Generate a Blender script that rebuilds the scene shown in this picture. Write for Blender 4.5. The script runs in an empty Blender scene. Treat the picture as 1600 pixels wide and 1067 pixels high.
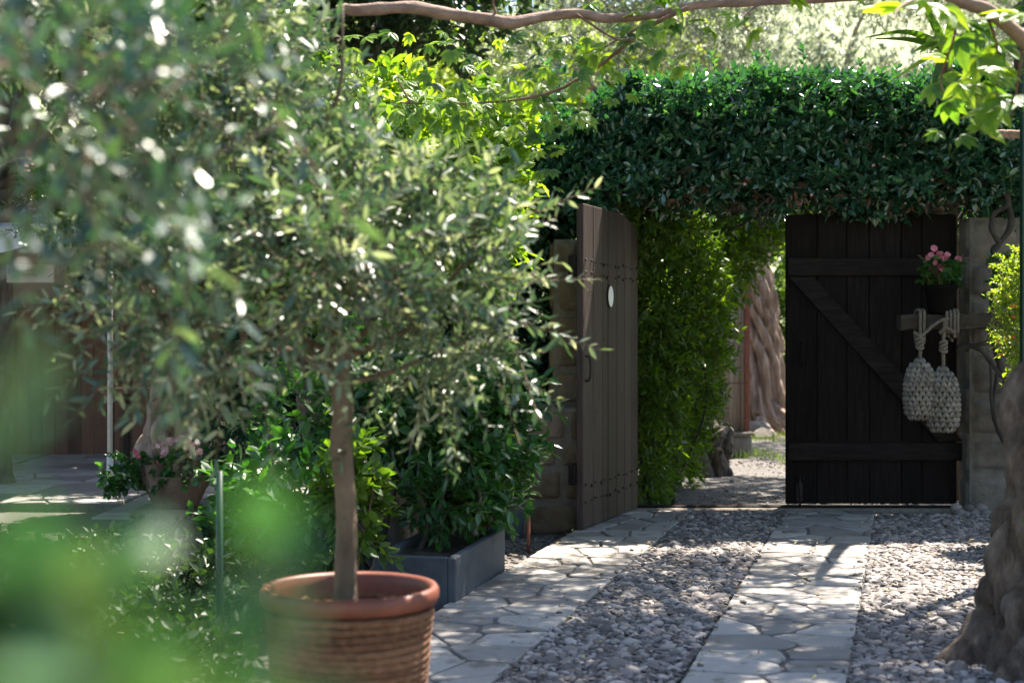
import bpy, math, random
import numpy as np
from mathutils import Vector
R = math.radians
# ------------------------------------------------------------------ camera, sky, sun, exposure
S = bpy.context.scene
COL = S.collection
CAM_H, F = 1.21, 2222.0
cd = bpy.data.cameras.new("camera"); cam = bpy.data.objects.new("camera", cd); COL.objects.link(cam)
cam.location = (0, 0, CAM_H); cam.rotation_euler = (R(90), 0, 0)
cd.sensor_width = 36; cd.lens = 50; cd.clip_start = 0.05; cd.clip_end = 500
cd.dof.use_dof = True; cd.dof.focus_distance = 8.0; cd.dof.aperture_fstop = 2.4; cd.dof.aperture_blades = 0
S.camera = cam
SUN_EL, SUN_AZ = 60.0, 38.0          # azimuth measured from +Y (away from the camera) towards +X
w = bpy.data.worlds.new("World"); S.world = w; w.use_nodes = True
nt = w.node_tree; bg = nt.nodes['Background']; sky = nt.nodes.new('ShaderNodeTexSky')
sky.sky_type = 'NISHITA'; sky.sun_disc = False; sky.sun_elevation = R(SUN_EL); sky.sun_rotation = R(SUN_AZ)
nt.links.new(sky.outputs[0], bg.inputs[0]); bg.inputs[1].default_value = 0.080
ld = bpy.data.lights.new("sun", 'SUN'); ld.energy = 5.0; ld.angle = R(0.5); ld.color = (1.0, 0.91, 0.79)
sun = bpy.data.objects.new("sun", ld); COL.objects.link(sun)
sdir = Vector((math.cos(R(SUN_EL))*math.sin(R(SUN_AZ)), math.cos(R(SUN_EL))*math.cos(R(SUN_AZ)), math.sin(R(SUN_EL))))
sun.rotation_euler = sdir.to_track_quat('Z', 'Y').to_euler(); sun.location = (3, 10, 20)
S.view_settings.view_transform = 'Standard'; S.view_settings.look = 'None'; S.view_settings.gamma = 1
S.view_settings.exposure = 2.1
S.cycles.use_denoising = True
S.cycles.max_bounces = 7; S.cycles.diffuse_bounces = 4; S.cycles.glossy_bounces = 3; S.cycles.transmission_bounces = 5
S.cycles.sample_clamp_indirect = 6.0
S.cycles.caustics_reflective = False; S.cycles.caustics_refractive = False

# ------------------------------------------------------------------ helpers
def P(px, py, Y):                     # a pixel of the 1600x1067 photograph at distance Y
    return np.array([(px-800)/F*Y, Y, CAM_H-(py-533)/F*Y])
def G(py, z=0.0): return (CAM_H-z)*F/(py-533)
ORG = {}
def rng_(s): return np.random.default_rng(s)

def _hash(ix, iy, iz, s):
    n = (ix*374761393 + iy*668265263 + iz*2147483647 + s*1274126177) & 0xffffffff
    n = ((n ^ (n >> 13)) * 1274126177) & 0xffffffff
    return ((n ^ (n >> 16)) & 0xffff) / 65535.0
def vnoise(p, s=0):                   # value noise in [-1, 1]
    p = np.asarray(p, float); i = np.floor(p).astype(np.int64); f = p-i; f = f*f*(3-2*f)
    o = 0
    for dx in (0, 1):
        for dy in (0, 1):
            for dz in (0, 1):
                wgt = (f[..., 0] if dx else 1-f[..., 0])*(f[..., 1] if dy else 1-f[..., 1])*(f[..., 2] if dz else 1-f[..., 2])
                o = o + wgt*_hash(i[..., 0]+dx, i[..., 1]+dy, i[..., 2]+dz, s)
    return o*2-1
def fbm(p, s=0, o=3):
    p = np.asarray(p, float); r = 0; a = 1; t = 0
    for k in range(o): r = r+a*vnoise(p*2**k+k*17.3, s+k); t += a; a *= .5
    return r/t
def unit(v): return v/np.maximum(np.linalg.norm(v, axis=-1, keepdims=True), 1e-9)

class MB:
    def __init__(s): s.V = []; s.F = []; s.M = []; s.Rn = []; s.S = []; s.n = 0
    def add(s, V, Fs, mat=0, rnd=0.5, smooth=False):
        V = np.asarray(V, float).reshape(-1, 3)
        s.V.append(V); s.Rn.append(np.broadcast_to(np.asarray(rnd, float), (len(V),)))
        if not isinstance(Fs, np.ndarray):
            by = {}
            for f in Fs: by.setdefault(len(f), []).append(f)
            Fs = [np.array(a, np.int64) for a in by.values()]
        else: Fs = [Fs]
        for a in Fs:
            s.F.append(a+s.n); s.M.append(np.full(len(a), mat)); s.S.append(np.full(len(a), smooth))
        s.n += len(V); return s
    def box(s, c, size, rz=0, mat=0, rnd=0.5, bevel=0.0, M=None):
        x, y, z = [q/2 for q in size]; b = min(bevel, x*.9, y*.9, z*.9)
        if b <= 0:
            V = np.array([[i, j, k] for k in (-z, z) for (i, j) in ((-x, -y), (x, -y), (x, y), (-x, y))])
            Fs = [(3, 2, 1, 0), (4, 5, 6, 7), (0, 1, 5, 4), (1, 2, 6, 5), (2, 3, 7, 6), (3, 0, 4, 7)]
        else:
            ring = lambda ex, ey, zz: [(-ex, -ey+b, zz), (-ex+b, -ey, zz), (ex-b, -ey, zz), (ex, -ey+b, zz), (ex, ey-b, zz), (ex-b, ey, zz), (-ex+b, ey, zz), (-ex, ey-b, zz)]
            V = np.array(ring(x-b, y-b, -z)+ring(x, y, -z+b)+ring(x, y, z-b)+ring(x-b, y-b, z))
            Fs = [tuple(range(7, -1, -1)), tuple(range(24, 32))]
            for r in range(3):
                for k in range(8): Fs.append((r*8+k, r*8+(k+1) % 8, (r+1)*8+(k+1) % 8, (r+1)*8+k))
        if M is not None: V = V@np.asarray(M).T
        cr, sr = math.cos(rz), math.sin(rz)
        V = V@np.array([[cr, sr, 0], [-sr, cr, 0], [0, 0, 1]])+np.asarray(c, float)
        return s.add(V, Fs, mat, rnd)
    def tube(s, pts, rad, n=8, mat=0, rnd=0.5, cap=True, smooth=True, fn=None):
        pts = np.asarray(pts, float); m = len(pts); rad = np.broadcast_to(np.asarray(rad, float), (m,))
        t = np.gradient(pts, axis=0); t = unit(t)
        a = np.array([0, 0, 1.0]) if abs(t[0, 2]) < .9 else np.array([0, 1.0, 0])
        V = []
        u = unit(np.cross(t[0], a))
        for i in range(m):
            u = unit(u-t[i]*np.dot(u, t[i])); v = np.cross(t[i], u)
            th = np.arange(n)/n*2*math.pi
            rr = rad[i]*(fn(th, i) if fn else 1)
            V.append(pts[i]+np.outer(np.cos(th)*rr, u)+np.outer(np.sin(th)*rr, v))
        V = np.concatenate(V); k = np.arange(n); Fs = []
        for i in range(m-1):
            Fs.append(np.stack([i*n+k, i*n+(k+1) % n, (i+1)*n+(k+1) % n, (i+1)*n+k], 1))
        s.add(V, np.concatenate(Fs), mat, rnd, smooth)
        if cap:
            s.F.append(np.array([np.arange(n)[::-1]+s.n-len(V)])); s.M.append(np.array([mat])); s.S.append(np.array([False]))
            s.F.append(np.array([np.arange(n)+s.n-n])); s.M.append(np.array([mat])); s.S.append(np.array([False]))
        return s
    def lathe(s, prof, c, n=32, mat=0, rnd=0.5, smooth=True, wob=0, seed=0):
        th = np.arange(n)/n*2*math.pi; V = []
        for (r, z) in prof:
            x = np.cos(th); y = np.sin(th)
            V.append(np.stack([x*r, y*r, np.full(n, z)], 1))
        V = np.concatenate(V)
        if wob:
            V = V*(1+wob*fbm(V*9, seed)[:, None]*np.array([1, 1, 0]))
        V = V+np.asarray(c, float); k = np.arange(n)
        Fs = np.concatenate([np.stack([i*n+k, i*n+(k+1) % n, (i+1)*n+(k+1) % n, (i+1)*n+k], 1) for i in range(len(prof)-1)])
        return s.add(V, Fs, mat, rnd, smooth)
    def inst(s, T, TF, base, ax, ay, az, sx, sy, sz, mat=0, rnd=None, smooth=False):
        N = len(base); k = len(T)
        g = lambda q: np.broadcast_to(np.asarray(q, float), (N,))[:, None, None]
        V = base[:, None, :]+ax[:, None, :]*T[None, :, 0:1]*g(sx)+ay[:, None, :]*T[None, :, 1:2]*g(sy)+az[:, None, :]*T[None, :, 2:3]*g(sz)
        Fs = (TF[None]+(np.arange(N)*k)[:, None, None]).reshape(-1, TF.shape[1])
        rn = np.repeat(rnd if rnd is not None else np.full(N, .5), k)
        return s.add(V.reshape(-1, 3), Fs, mat, rn, smooth)
    def build(s, name, mats, parent=None, loc=None, **tags):
        me = bpy.data.meshes.new(name)
        V = np.concatenate(s.V)
        if parent is not None: org = ORG[parent.name]
        else: org = np.zeros(3) if loc is None else np.asarray(loc, float)
        V = V-org
        me.vertices.add(len(V)); me.vertices.foreach_set('co', V.ravel().astype(np.float32))
        lv = np.concatenate([a.ravel() for a in s.F]); cnt = np.concatenate([np.full(len(a), a.shape[1]) for a in s.F])
        me.loops.add(len(lv)); me.loops.foreach_set('vertex_index', lv.astype(np.int32))
        me.polygons.add(len(cnt)); st = np.concatenate([[0], np.cumsum(cnt)[:-1]])
        me.polygons.foreach_set('loop_start', st.astype(np.int32))
        me.polygons.foreach_set('material_index', np.concatenate(s.M).astype(np.int32))
        me.polygons.foreach_set('use_smooth', np.concatenate(s.S).astype(bool))
        me.update(calc_edges=True)
        at = me.attributes.new('rnd', 'FLOAT', 'POINT'); at.data.foreach_set('value', np.concatenate(s.Rn).astype(np.float32))
        for m in (mats if isinstance(mats, (list, tuple)) else [mats]): me.materials.append(m)
        o = bpy.data.objects.new(name, me); COL.objects.link(o)
        if parent is not None: o.parent = parent
        else: o.location = org
        ORG[o.name] = org
        for k, v in tags.items(): o[k] = v
        return o
def thing(name, loc, label, cat, group=None):
    o = bpy.data.objects.new(name, None); COL.objects.link(o); o.location = loc; o.empty_display_size = .1
    o['label'] = label; o['category'] = cat
    if group: o['group'] = group
    ORG[o.name] = np.asarray(loc, float); return o

def spline(pts, n):                    # Catmull-Rom through rows of pts (any width)
    p = np.asarray(pts, float); p = np.vstack([2*p[0]-p[1], p, 2*p[-1]-p[-2]]); m = len(p)-3
    t = np.linspace(0, m-1e-6, n); i = t.astype(int); f = (t-i)[:, None]
    a, b, c, d = p[i], p[i+1], p[i+2], p[i+3]
    return .5*(2*b+(c-a)*f+(2*a-5*b+4*c-d)*f**2+(3*b-a-3*c+d)*f**3)

# ------------------------------------------------------------------ materials
def new_mat(name):
    m = bpy.data.materials.new(name); m.use_nodes = True; t = m.node_tree
    return m, t, t.nodes['Principled BSDF']
def c4(c): return (*c, 1)
def ramp(t, cols, src):
    r = t.nodes.new('ShaderNodeValToRGB'); e = r.color_ramp.elements
    e[0].position, e[0].color = cols[0][0], c4(cols[0][1]); e[1].position, e[1].color = cols[-1][0], c4(cols[-1][1])
    for p, c in cols[1:-1]: q = e.new(p); q.color = c4(c)
    t.links.new(src, r.inputs[0]); return r
def coords(t, stretch=(1, 1, 1)):
    tc = t.nodes.new('ShaderNodeTexCoord'); mp = t.nodes.new('ShaderNodeMapping'); mp.inputs['Scale'].default_value = stretch
    t.links.new(tc.outputs['Object'], mp.inputs[0]); return mp.outputs[0]
def noise(t, co, scale, detail=4, rough=.6, dist=0):
    n = t.nodes.new('ShaderNodeTexNoise'); n.inputs['Scale'].default_value = scale; n.inputs['Detail'].default_value = detail
    n.inputs['Roughness'].default_value = rough; n.inputs['Distortion'].default_value = dist
    t.links.new(co, n.inputs['Vector']); return n.outputs[0]
def attr(t):
    a = t.nodes.new('ShaderNodeAttribute'); a.attribute_name = 'rnd'; return a.outputs['Fac']
def math_(t, op, a, b):
    m = t.nodes.new('ShaderNodeMath'); m.operation = op
    for i, q in enumerate((a, b)):
        if isinstance(q, (int, float)): m.inputs[i].default_value = q
        else: t.links.new(q, m.inputs[i])
    return m.outputs[0]
def mixc(t, f, a, b, blend='MIX'):
    m = t.nodes.new('ShaderNodeMix'); m.data_type = 'RGBA'; m.blend_type = blend
    for s, q in ((0, f), (6, a), (7, b)):
        if isinstance(q, (int, float)): m.inputs[s].default_value = q
        elif isinstance(q, tuple): m.inputs[s].default_value = c4(q)
        else: t.links.new(q, m.inputs[s])
    return m.outputs[2]
def bump(t, b, h, strength, dist):
    n = t.nodes.new('ShaderNodeBump'); n.inputs['Strength'].default_value = strength; n.inputs['Distance'].default_value = dist
    t.links.new(h, n.inputs['Height']); t.links.new(n.outputs[0], b.inputs['Normal'])
def noise_mat(name, cols, scale=8, rough=.8, stretch=(1, 1, 1), bs=.5, bd=.01, bscale=None, use_rnd=0.0, spots=None, spec=.5, detail=6, metal=0):
    m, t, b = new_mat(name); co = coords(t, stretch)
    n = noise(t, co, scale, detail)
    f = n
    if use_rnd: f = math_(t, 'ADD', math_(t, 'MULTIPLY', n, 1-use_rnd), math_(t, 'MULTIPLY', attr(t), use_rnd))
    r = ramp(t, cols, f); c = r.outputs[0]
    if spots:
        sc, thr, colr = spots
        q = ramp(t, [(thr, (0, 0, 0)), (thr+.08, (1, 1, 1))], noise(t, coords(t), sc, 5, .7))
        c = mixc(t, q.outputs[0], c, colr)
    t.links.new(c, b.inputs['Base Color']); b.inputs['Roughness'].default_value = rough
    b.inputs['Specular IOR Level'].default_value = spec; b.inputs['Metallic'].default_value = metal
    if bs: bump(t, b, noise(t, co, bscale or scale*3, 6, .65), bs, bd)
    return m
def leaf_mat(name, cols, rough=.38, trans=.35, tcol=(1.5, 1.6, .6), spec=.5):
    m, t, b = new_mat(name)
    r = ramp(t, cols, attr(t)); co = coords(t)
    c = mixc(t, .35, r.outputs[0], ramp(t, [(.3, (.55, .6, .5)), (.7, (1.25, 1.2, 1.1))], noise(t, co, 60, 2)).outputs[0], 'MULTIPLY')
    t.links.new(c, b.inputs['Base Color']); b.inputs['Roughness'].default_value = rough; b.inputs['Specular IOR Level'].default_value = spec
    tr = t.nodes.new('ShaderNodeBsdfTranslucent'); t.links.new(mixc(t, 1.0, c, tcol, 'MULTIPLY'), tr.inputs[0])
    mx = t.nodes.new('ShaderNodeMixShader'); mx.inputs[0].default_value = trans
    t.links.new(b.outputs[0], mx.inputs[1]); t.links.new(tr.outputs[0], mx.inputs[2])
    t.links.new(mx.outputs[0], t.nodes['Material Output'].inputs[0]); return m

M = {}
M['olive'] = leaf_mat('olive_leaf', [(0, (.018, .050, .026)), (.45, (.050, .105, .05)), (.72, (.20, .25, .15)), (1, (.52, .54, .45))], .34, .36, (1.35, 1.4, .75), 1.0)
M['near_olive'] = leaf_mat('near_olive_leaf', [(0, (.012, .045, .034)), (.6, (.022, .07, .045)), (.88, (.07, .13, .06)), (1, (.22, .28, .18))], .34, .28, (1.4, 1.6, .5), 1.0)
M['far_olive'] = leaf_mat('far_olive_leaf', [(0, (.09, .12, .08)), (.5, (.22, .26, .19)), (1, (.46, .49, .42))], .38, .42, (1.15, 1.15, .9), .8)
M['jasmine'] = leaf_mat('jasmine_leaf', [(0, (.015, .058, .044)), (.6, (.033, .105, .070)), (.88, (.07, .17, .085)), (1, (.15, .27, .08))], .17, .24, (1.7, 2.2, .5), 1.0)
M['lush'] = leaf_mat('lush_leaf', [(0, (.035, .085, .016)), (.6, (.08, .155, .022)), (1, (.17, .26, .03))], .40, .46, (2.0, 2.0, .4))
M['creeper'] = leaf_mat('creeper_leaf', [(0, (.05, .13, .03)), (.45, (.13, .25, .035)), (1, (.22, .34, .05))], .42, .52, (2.3, 2.0, .4))
M['shrub'] = leaf_mat('shrub_leaf', [(0, (.02, .07, .022)), (.6, (.04, .12, .032)), (1, (.12, .24, .05))], .34, .32, (1.6, 2.0, .5), .6)
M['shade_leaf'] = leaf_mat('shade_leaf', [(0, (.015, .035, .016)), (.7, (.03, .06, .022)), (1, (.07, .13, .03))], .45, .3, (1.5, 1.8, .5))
M['yellow_leaf'] = leaf_mat('yellow_leaf', [(0, (.12, .21, .03)), (.6, (.23, .33, .05)), (1, (.42, .48, .14))], .45, .5, (1.7, 1.6, .4))
M['near_leaf'] = leaf_mat('near_leaf', [(0, (.02, .07, .03)), (.6, (.045, .12, .045)), (1, (.16, .24, .08))], .20, .36, (1.3, 1.35, .7))
M['dead_leaf'] = leaf_mat('dead_leaf', [(0, (.06, .03, .018)), (1, (.20, .10, .06))], .6, .2, (1.2, .9, .6))
M['petal'] = leaf_mat('pink_petal', [(0, (.60, .13, .22)), (1, (.80, .30, .38))], .5, .3, (1.2, .9, .9))
M['pale_petal'] = leaf_mat('pale_pink_petal', [(0, (.66, .36, .36)), (1, (.85, .62, .58))], .5, .3, (1.1, .95, .95))
M['red_petal'] = leaf_mat('red_petal', [(0, (.7, .06, .03)), (1, (.8, .12, .05))], .5, .3, (1.2, .8, .8))
M['bark'] = noise_mat('bark', [(.3, (.05, .038, .03)), (.55, (.13, .105, .085)), (.75, (.22, .185, .155))], 14, .9, (1, 1, .35), 1.0, .02, 40)
M['old_bark'] = noise_mat('old_bark', [(.30, (.045, .028, .018)), (.5, (.145, .100, .072)), (.70, (.29, .220, .170))], 18, .8, (1, 1, .38), 1.0, .05, 34, spots=(3.2, .60, (.13, .145, .02)))
M['pale_bark'] = noise_mat('pale_bark', [(.3, (.12, .07, .048)), (.5, (.30, .20, .145)), (.72, (.46, .34, .27))], 10, .9, (1, 1, .3), 1.0, .03, 30)
M['young_bark'] = noise_mat('young_bark', [(.3, (.07, .045, .026)), (.6, (.15, .105, .068)), (.8, (.22, .165, .11))], 10, .8, (1, 1, .6), .9, .012, 30, spots=(11, .60, (.025, .018, .012)))
M['twig'] = noise_mat('twig', [(.3, (.10, .055, .035)), (.7, (.22, .12, .08))], 20, .75, (1, 1, 1), .5, .005)
M['branch'] = noise_mat('branch_bark', [(.3, (.11, .06, .045)), (.55, (.24, .15, .11)), (.8, (.36, .25, .20))], 18, .8, (.5, 1, 1), 1.0, .01, 50)
M['vine'] = noise_mat('vine_bark', [(.3, (.02, .016, .014)), (.7, (.06, .048, .04))], 20, .9, (1, 1, .5), .8, .01)
M['board'] = noise_mat('gate_board', [(.25, (.014, .009, .008)), (.5, (.033, .0215, .019)), (.75, (.078, .056, .051))], 7, .62, (7, 7, .55), .45, .004, 18, use_rnd=.35, spec=.22)
M['dark_board'] = noise_mat('dark_gate_board', [(.25, (.006, .0046, .0044)), (.5, (.0145, .011, .0102)), (.8, (.034, .027, .025))], 7, .75, (7, 7, .55), .4, .004, 18, use_rnd=.35, spec=.06, spots=(22, .69, (.045, .037, .032)))
M['rail'] = noise_mat('gate_rail', [(.25, (.007, .0053, .0049)), (.5, (.0148, .0113, .0104)), (.8, (.031, .0245, .0225))], 7, .7, (.8, 7, 7), .4, .004, 18, spec=.10, spots=(22, .76, (.05, .04, .035)))
M['iron'] = noise_mat('dark_iron', [(.3, (.015, .013, .012)), (.7, (.05, .035, .028))], 30, .55, bs=.4, bd=.002, metal=.6)
M['hole_white'] = noise_mat('white_hole_view', [(.3, (.66, .67, .70)), (.7, (.74, .75, .78))], 8, .35, bs=.05, bd=.001)  # white imitates the brightness seen through the hole in the open gate leaf
M['beam'] = noise_mat('old_beam', [(.25, (.014, .010, .007)), (.55, (.040, .030, .022)), (.8, (.08, .064, .05))], 6, .85, (.7, 6, 6), .9, .008, 14)
M['block'] = noise_mat('sandstone_block', [(.25, (.10, .066, .040)), (.5, (.19, .135, .088)), (.8, (.30, .225, .155))], 9, .92, bs=.9, bd=.02, bscale=30, use_rnd=.3, spots=(3, .66, (.10, .10, .06)))
M['grey_block'] = noise_mat('grey_stone_block', [(.25, (.10, .082, .066)), (.5, (.18, .152, .126)), (.8, (.29, .25, .21))], 9, .92, bs=.9, bd=.02, bscale=30, use_rnd=.3, spots=(4, .64, (.09, .08, .07)))
M['mortar'] = noise_mat('mortar', [(.3, (.16, .135, .105)), (.7, (.26, .225, .18))], 16, .95, bs=.9, bd=.01, bscale=60)
M['grey_mortar'] = noise_mat('grey_mortar', [(.3, (.11, .095, .08)), (.7, (.19, .168, .145))], 16, .95, bs=.9, bd=.01, bscale=60)
M['flag'] = noise_mat('flagstone', [(.2, (.165, .150, .138)), (.5, (.275, .254, .234)), (.8, (.385, .358, .330))], 5, .72, bs=.35, bd=.006, bscale=24, use_rnd=.55, spots=(6, .56, (.16, .142, .118)))
M['joint'] = noise_mat('flag_joint', [(.3, (.10, .092, .082)), (.7, (.18, .165, .148))], 30, .95, bs=.8, bd=.008)
M['pebble'] = noise_mat('pebble', [(.2, (.10, .087, .080)), (.45, (.175, .153, .141)), (.66, (.26, .222, .200)), (.92, (.41, .36, .33))], 12, .8, bs=.3, bd=.003, bscale=70, use_rnd=.85)
M['litter'] = leaf_mat('fallen_leaf', [(0, (.20, .11, .05)), (.7, (.34, .22, .10)), (1, (.40, .38, .12))], .7, .15)
M['soil'] = noise_mat('soil', [(.3, (.035, .022, .014)), (.7, (.10, .065, .042))], 30, .95, bs=1, bd=.02, bscale=80)
M['concrete'] = noise_mat('planter_concrete', [(.3, (.045, .052, .062)), (.7, (.085, .095, .108))], 7, .8, bs=.6, bd=.008, bscale=26)
M['terracotta'] = noise_mat('red_plastic', [(.3, (.10, .024, .012)), (.55, (.16, .042, .020)), (.8, (.22, .085, .05))], 7, .5, bs=.35, bd=.004, spots=(13, .68, (.30, .18, .14)))
M['rope'] = noise_mat('coil_rope', [(.3, (.07, .030, .014)), (.5, (.15, .068, .031)), (.8, (.27, .14, .078))], 40, .9, bs=1, bd=.006, bscale=160, use_rnd=.3)
M['hemp'] = noise_mat('hemp_rope', [(.3, (.12, .098, .078)), (.7, (.22, .188, .155))], 50, .95, bs=1, bd=.004, bscale=200)
M['knit'] = noise_mat('knitted_rope', [(.3, (.15, .133, .115)), (.7, (.29, .262, .232))], 40, .95, bs=1, bd=.004, bscale=160, use_rnd=.4)
M['knit_in'] = noise_mat('knit_inside', [(.3, (.06, .05, .042)), (.7, (.12, .105, .09))], 40, .95, bs=.5, bd=.004)
M['black_pot'] = noise_mat('black_plastic', [(.3, (.004, .004, .004)), (.7, (.008, .007, .007))], 9, .8, spec=.08, bs=.1, bd=.003)
M['bucket'] = noise_mat('grey_bucket', [(.3, (.10, .12, .15)), (.7, (.15, .17, .2))], 9, .5, bs=.1, bd=.003)
M['green_paint'] = noise_mat('green_paint', [(.3, (.003, .022, .013)), (.7, (.005, .034, .02))], 9, .4, bs=.1, bd=.002)
M['white_paint'] = noise_mat('white_paint', [(.3, (.55, .55, .53)), (.7, (.68, .68, .66))], 12, .5, bs=.2, bd=.002)
M['canvas'] = noise_mat('white_canvas', [(.3, (.62, .62, .64)), (.7, (.74, .74, .76))], 3, .85, bs=.4, bd=.02, bscale=6)
M['sign'] = noise_mat('sign_board', [(.3, (.50, .45, .39)), (.7, (.62, .57, .5))], 6, .7, bs=.2, bd=.003)
M['ink'] = noise_mat('sign_ink', [(.3, (.03, .03, .03)), (.7, (.06, .055, .05))], 20, .7, bs=0)
M['brown_wood'] = noise_mat('brown_wood', [(.3, (.075, .035, .022)), (.7, (.17, .085, .055))], 6, .75, (5, 5, .6), .5, .005, 18, use_rnd=.4)
M['beige'] = noise_mat('beige_plaster', [(.3, (.30, .25, .19)), (.7, (.40, .34, .27))], 5, .9, bs=.4, bd=.01)
M['cane'] = noise_mat('weathered_cane', [(.3, (.20, .155, .12)), (.7, (.42, .36, .30))], 8, .85, (6, 6, .5), .8, .006, 20, use_rnd=.5)
M['rust'] = noise_mat('rust', [(.3, (.13, .04, .025)), (.7, (.24, .08, .045))], 20, .8, bs=.5, bd=.003)
M['grass'] = leaf_mat('grass_blade', [(0, (.08, .14, .03)), (.6, (.15, .23, .05)), (1, (.30, .34, .12))], .5, .4, (1.3, 1.4, .5))
M['roof'] = noise_mat('roof_tile', [(.3, (.22, .09, .05)), (.7, (.34, .16, .10))], 9, .85, bs=.5, bd=.01)
M['glass'] = noise_mat('dark_glass', [(.3, (.01, .012, .014)), (.7, (.02, .022, .025))], 3, .08, bs=0)

# ------------------------------------------------------------------ foliage
LT = np.array([[0, 0, 0], [-.42, .25, .10], [-.44, .62, .08], [0, 1, -.12], [.44, .62, .08], [.42, .25, .10]])
LF = np.array([[0, 3, 2, 1], [0, 5, 4, 3]])
def big_leaf():
    V = []; ws = [.06, .34, .50, .47, .34, .16, 0.01]; ys = [0, .14, .32, .52, .72, .88, 1]
    for y, wd in zip(ys, ws):
        dz = -.25*(y-.3)**2
        V += [(-wd, y-.03, dz+.10*wd*2), (-wd*.5, y, dz+.07*wd*2), (0, y, dz-.02), (wd*.5, y, dz+.07*wd*2), (wd, y-.03, dz+.10*wd*2)]
    Fs = [[r*5+k, r*5+k+1, (r+1)*5+k+1, (r+1)*5+k] for r in range(6) for k in range(4)]
    return np.array(V), np.array(Fs)
BT, BF = big_leaf()

def blob_pts(rg, blobs, n, shell=.55):
    b = np.array(blobs, float); vol = (b[:, 3]*b[:, 4]*b[:, 5])**(2/3); k = rg.choice(len(b), n, p=vol/vol.sum())
    d = unit(rg.normal(size=(n, 3))); r = shell+(1-shell)*rg.random(n)**.6
    nz = 1+.25*vnoise(d*2.3+k[:, None]*7.1, 5)
    return b[k, :3]+d*b[k, 3:6]*(r*nz)[:, None], unit(d/b[k, 3:6])
def shoots(mb, rg, p, d, per=(8, 14), L=.05, W=.014, gap=.6, droop=.3, up=.5, spread=.9, mleaf=0, mtwig=1, tr=.0012, twigs=True, T=LT, TF=LF, rnd=None, lv=.25, rlo=0., rhi=1., tilt=.45):
    """leafy shoots: starts p, directions d; leaves sit in opposite pairs along each"""
    n = len(p); cnt = rg.integers(per[0], per[1]+1, n); mx = per[1]
    step = L*gap
    d = unit(d+np.array([0, 0, up])*rg.random((n, 1))+rg.normal(size=(n, 3))*.35)
    j = np.arange(mx)[None, :]; keep = j < cnt[:, None]
    tt = (j//2+.3)*step
    pos = p[:, None, :]+d[:, None, :]*tt[..., None]; pos[..., 2] -= droop*(tt**2)/(L*6)
    a = unit(np.cross(d, rg.normal(size=(n, 3)))); b2 = np.cross(d, a)
    ang = (j//2)*1.57+(j % 2)*3.14159+rg.normal(size=(n, mx))*.35
    lat = a[:, None, :]*np.cos(ang)[..., None]+b2[:, None, :]*np.sin(ang)[..., None]
    ay = unit(lat*spread+d[:, None, :]*(.55+.5*rg.random((n, mx, 1)))+rg.normal(size=(n, mx, 3))*.18)
    up_ = np.array([0, 0, 1.0])+rg.normal(size=(n, mx, 3))*tilt
    ax = unit(np.cross(ay, up_)); az = np.cross(ax, ay)
    pos, ax, ay, az = [q[keep] for q in (pos, ax, ay, az)]
    N = len(pos); sc = 1+lv*rg.normal(size=N); sc = np.clip(sc, .5, 1.6)
    base = rg.random(n) if rnd is None else rnd
    rn = (np.repeat(base, mx).reshape(n, mx)[keep]*.45+rg.random(N)*.55); rn = rlo+(rhi-rlo)*rn
    mb.inst(T, TF, pos, ax, ay, az, W*sc*1.15, L*sc, W*sc, mleaf, rn)
    if twigs:
        e = p+d*(cnt/2*step)[:, None]; e[:, 2] -= droop*((cnt/2*step)**2)/(L*6)
        mid = (p+e)/2; mid[:, 2] += droop*((cnt/4*step)**2)/(L*6)
        tri = [(a*math.cos(q)+b2*math.sin(q))*tr for q in (0, 2.09, 4.19)]
        V = np.stack([p+tri[0], p+tri[1], p+tri[2], mid+tri[0]*.8, mid+tri[1]*.8, mid+tri[2]*.8, e+tri[0]*.4, e+tri[1]*.4, e+tri[2]*.4], 1)
        f = np.array([[0, 1, 4, 3], [1, 2, 5, 4], [2, 0, 3, 5], [3, 4, 7, 6], [4, 5, 8, 7], [5, 3, 6, 8]])
        mb.add(V.reshape(-1, 3), (f[None]+(np.arange(n)*9)[:, None, None]).reshape(-1, 4), mtwig)
    return mb
def crown(parent, blobs, n, mats, seed, shell=.5, name='crown', **kw):
    rg = rng_(seed); mb = MB(); p, d = blob_pts(rg, blobs, n, shell)
    shoots(mb, rg, p, d, **kw); return mb.build(name, mats, parent)

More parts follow.
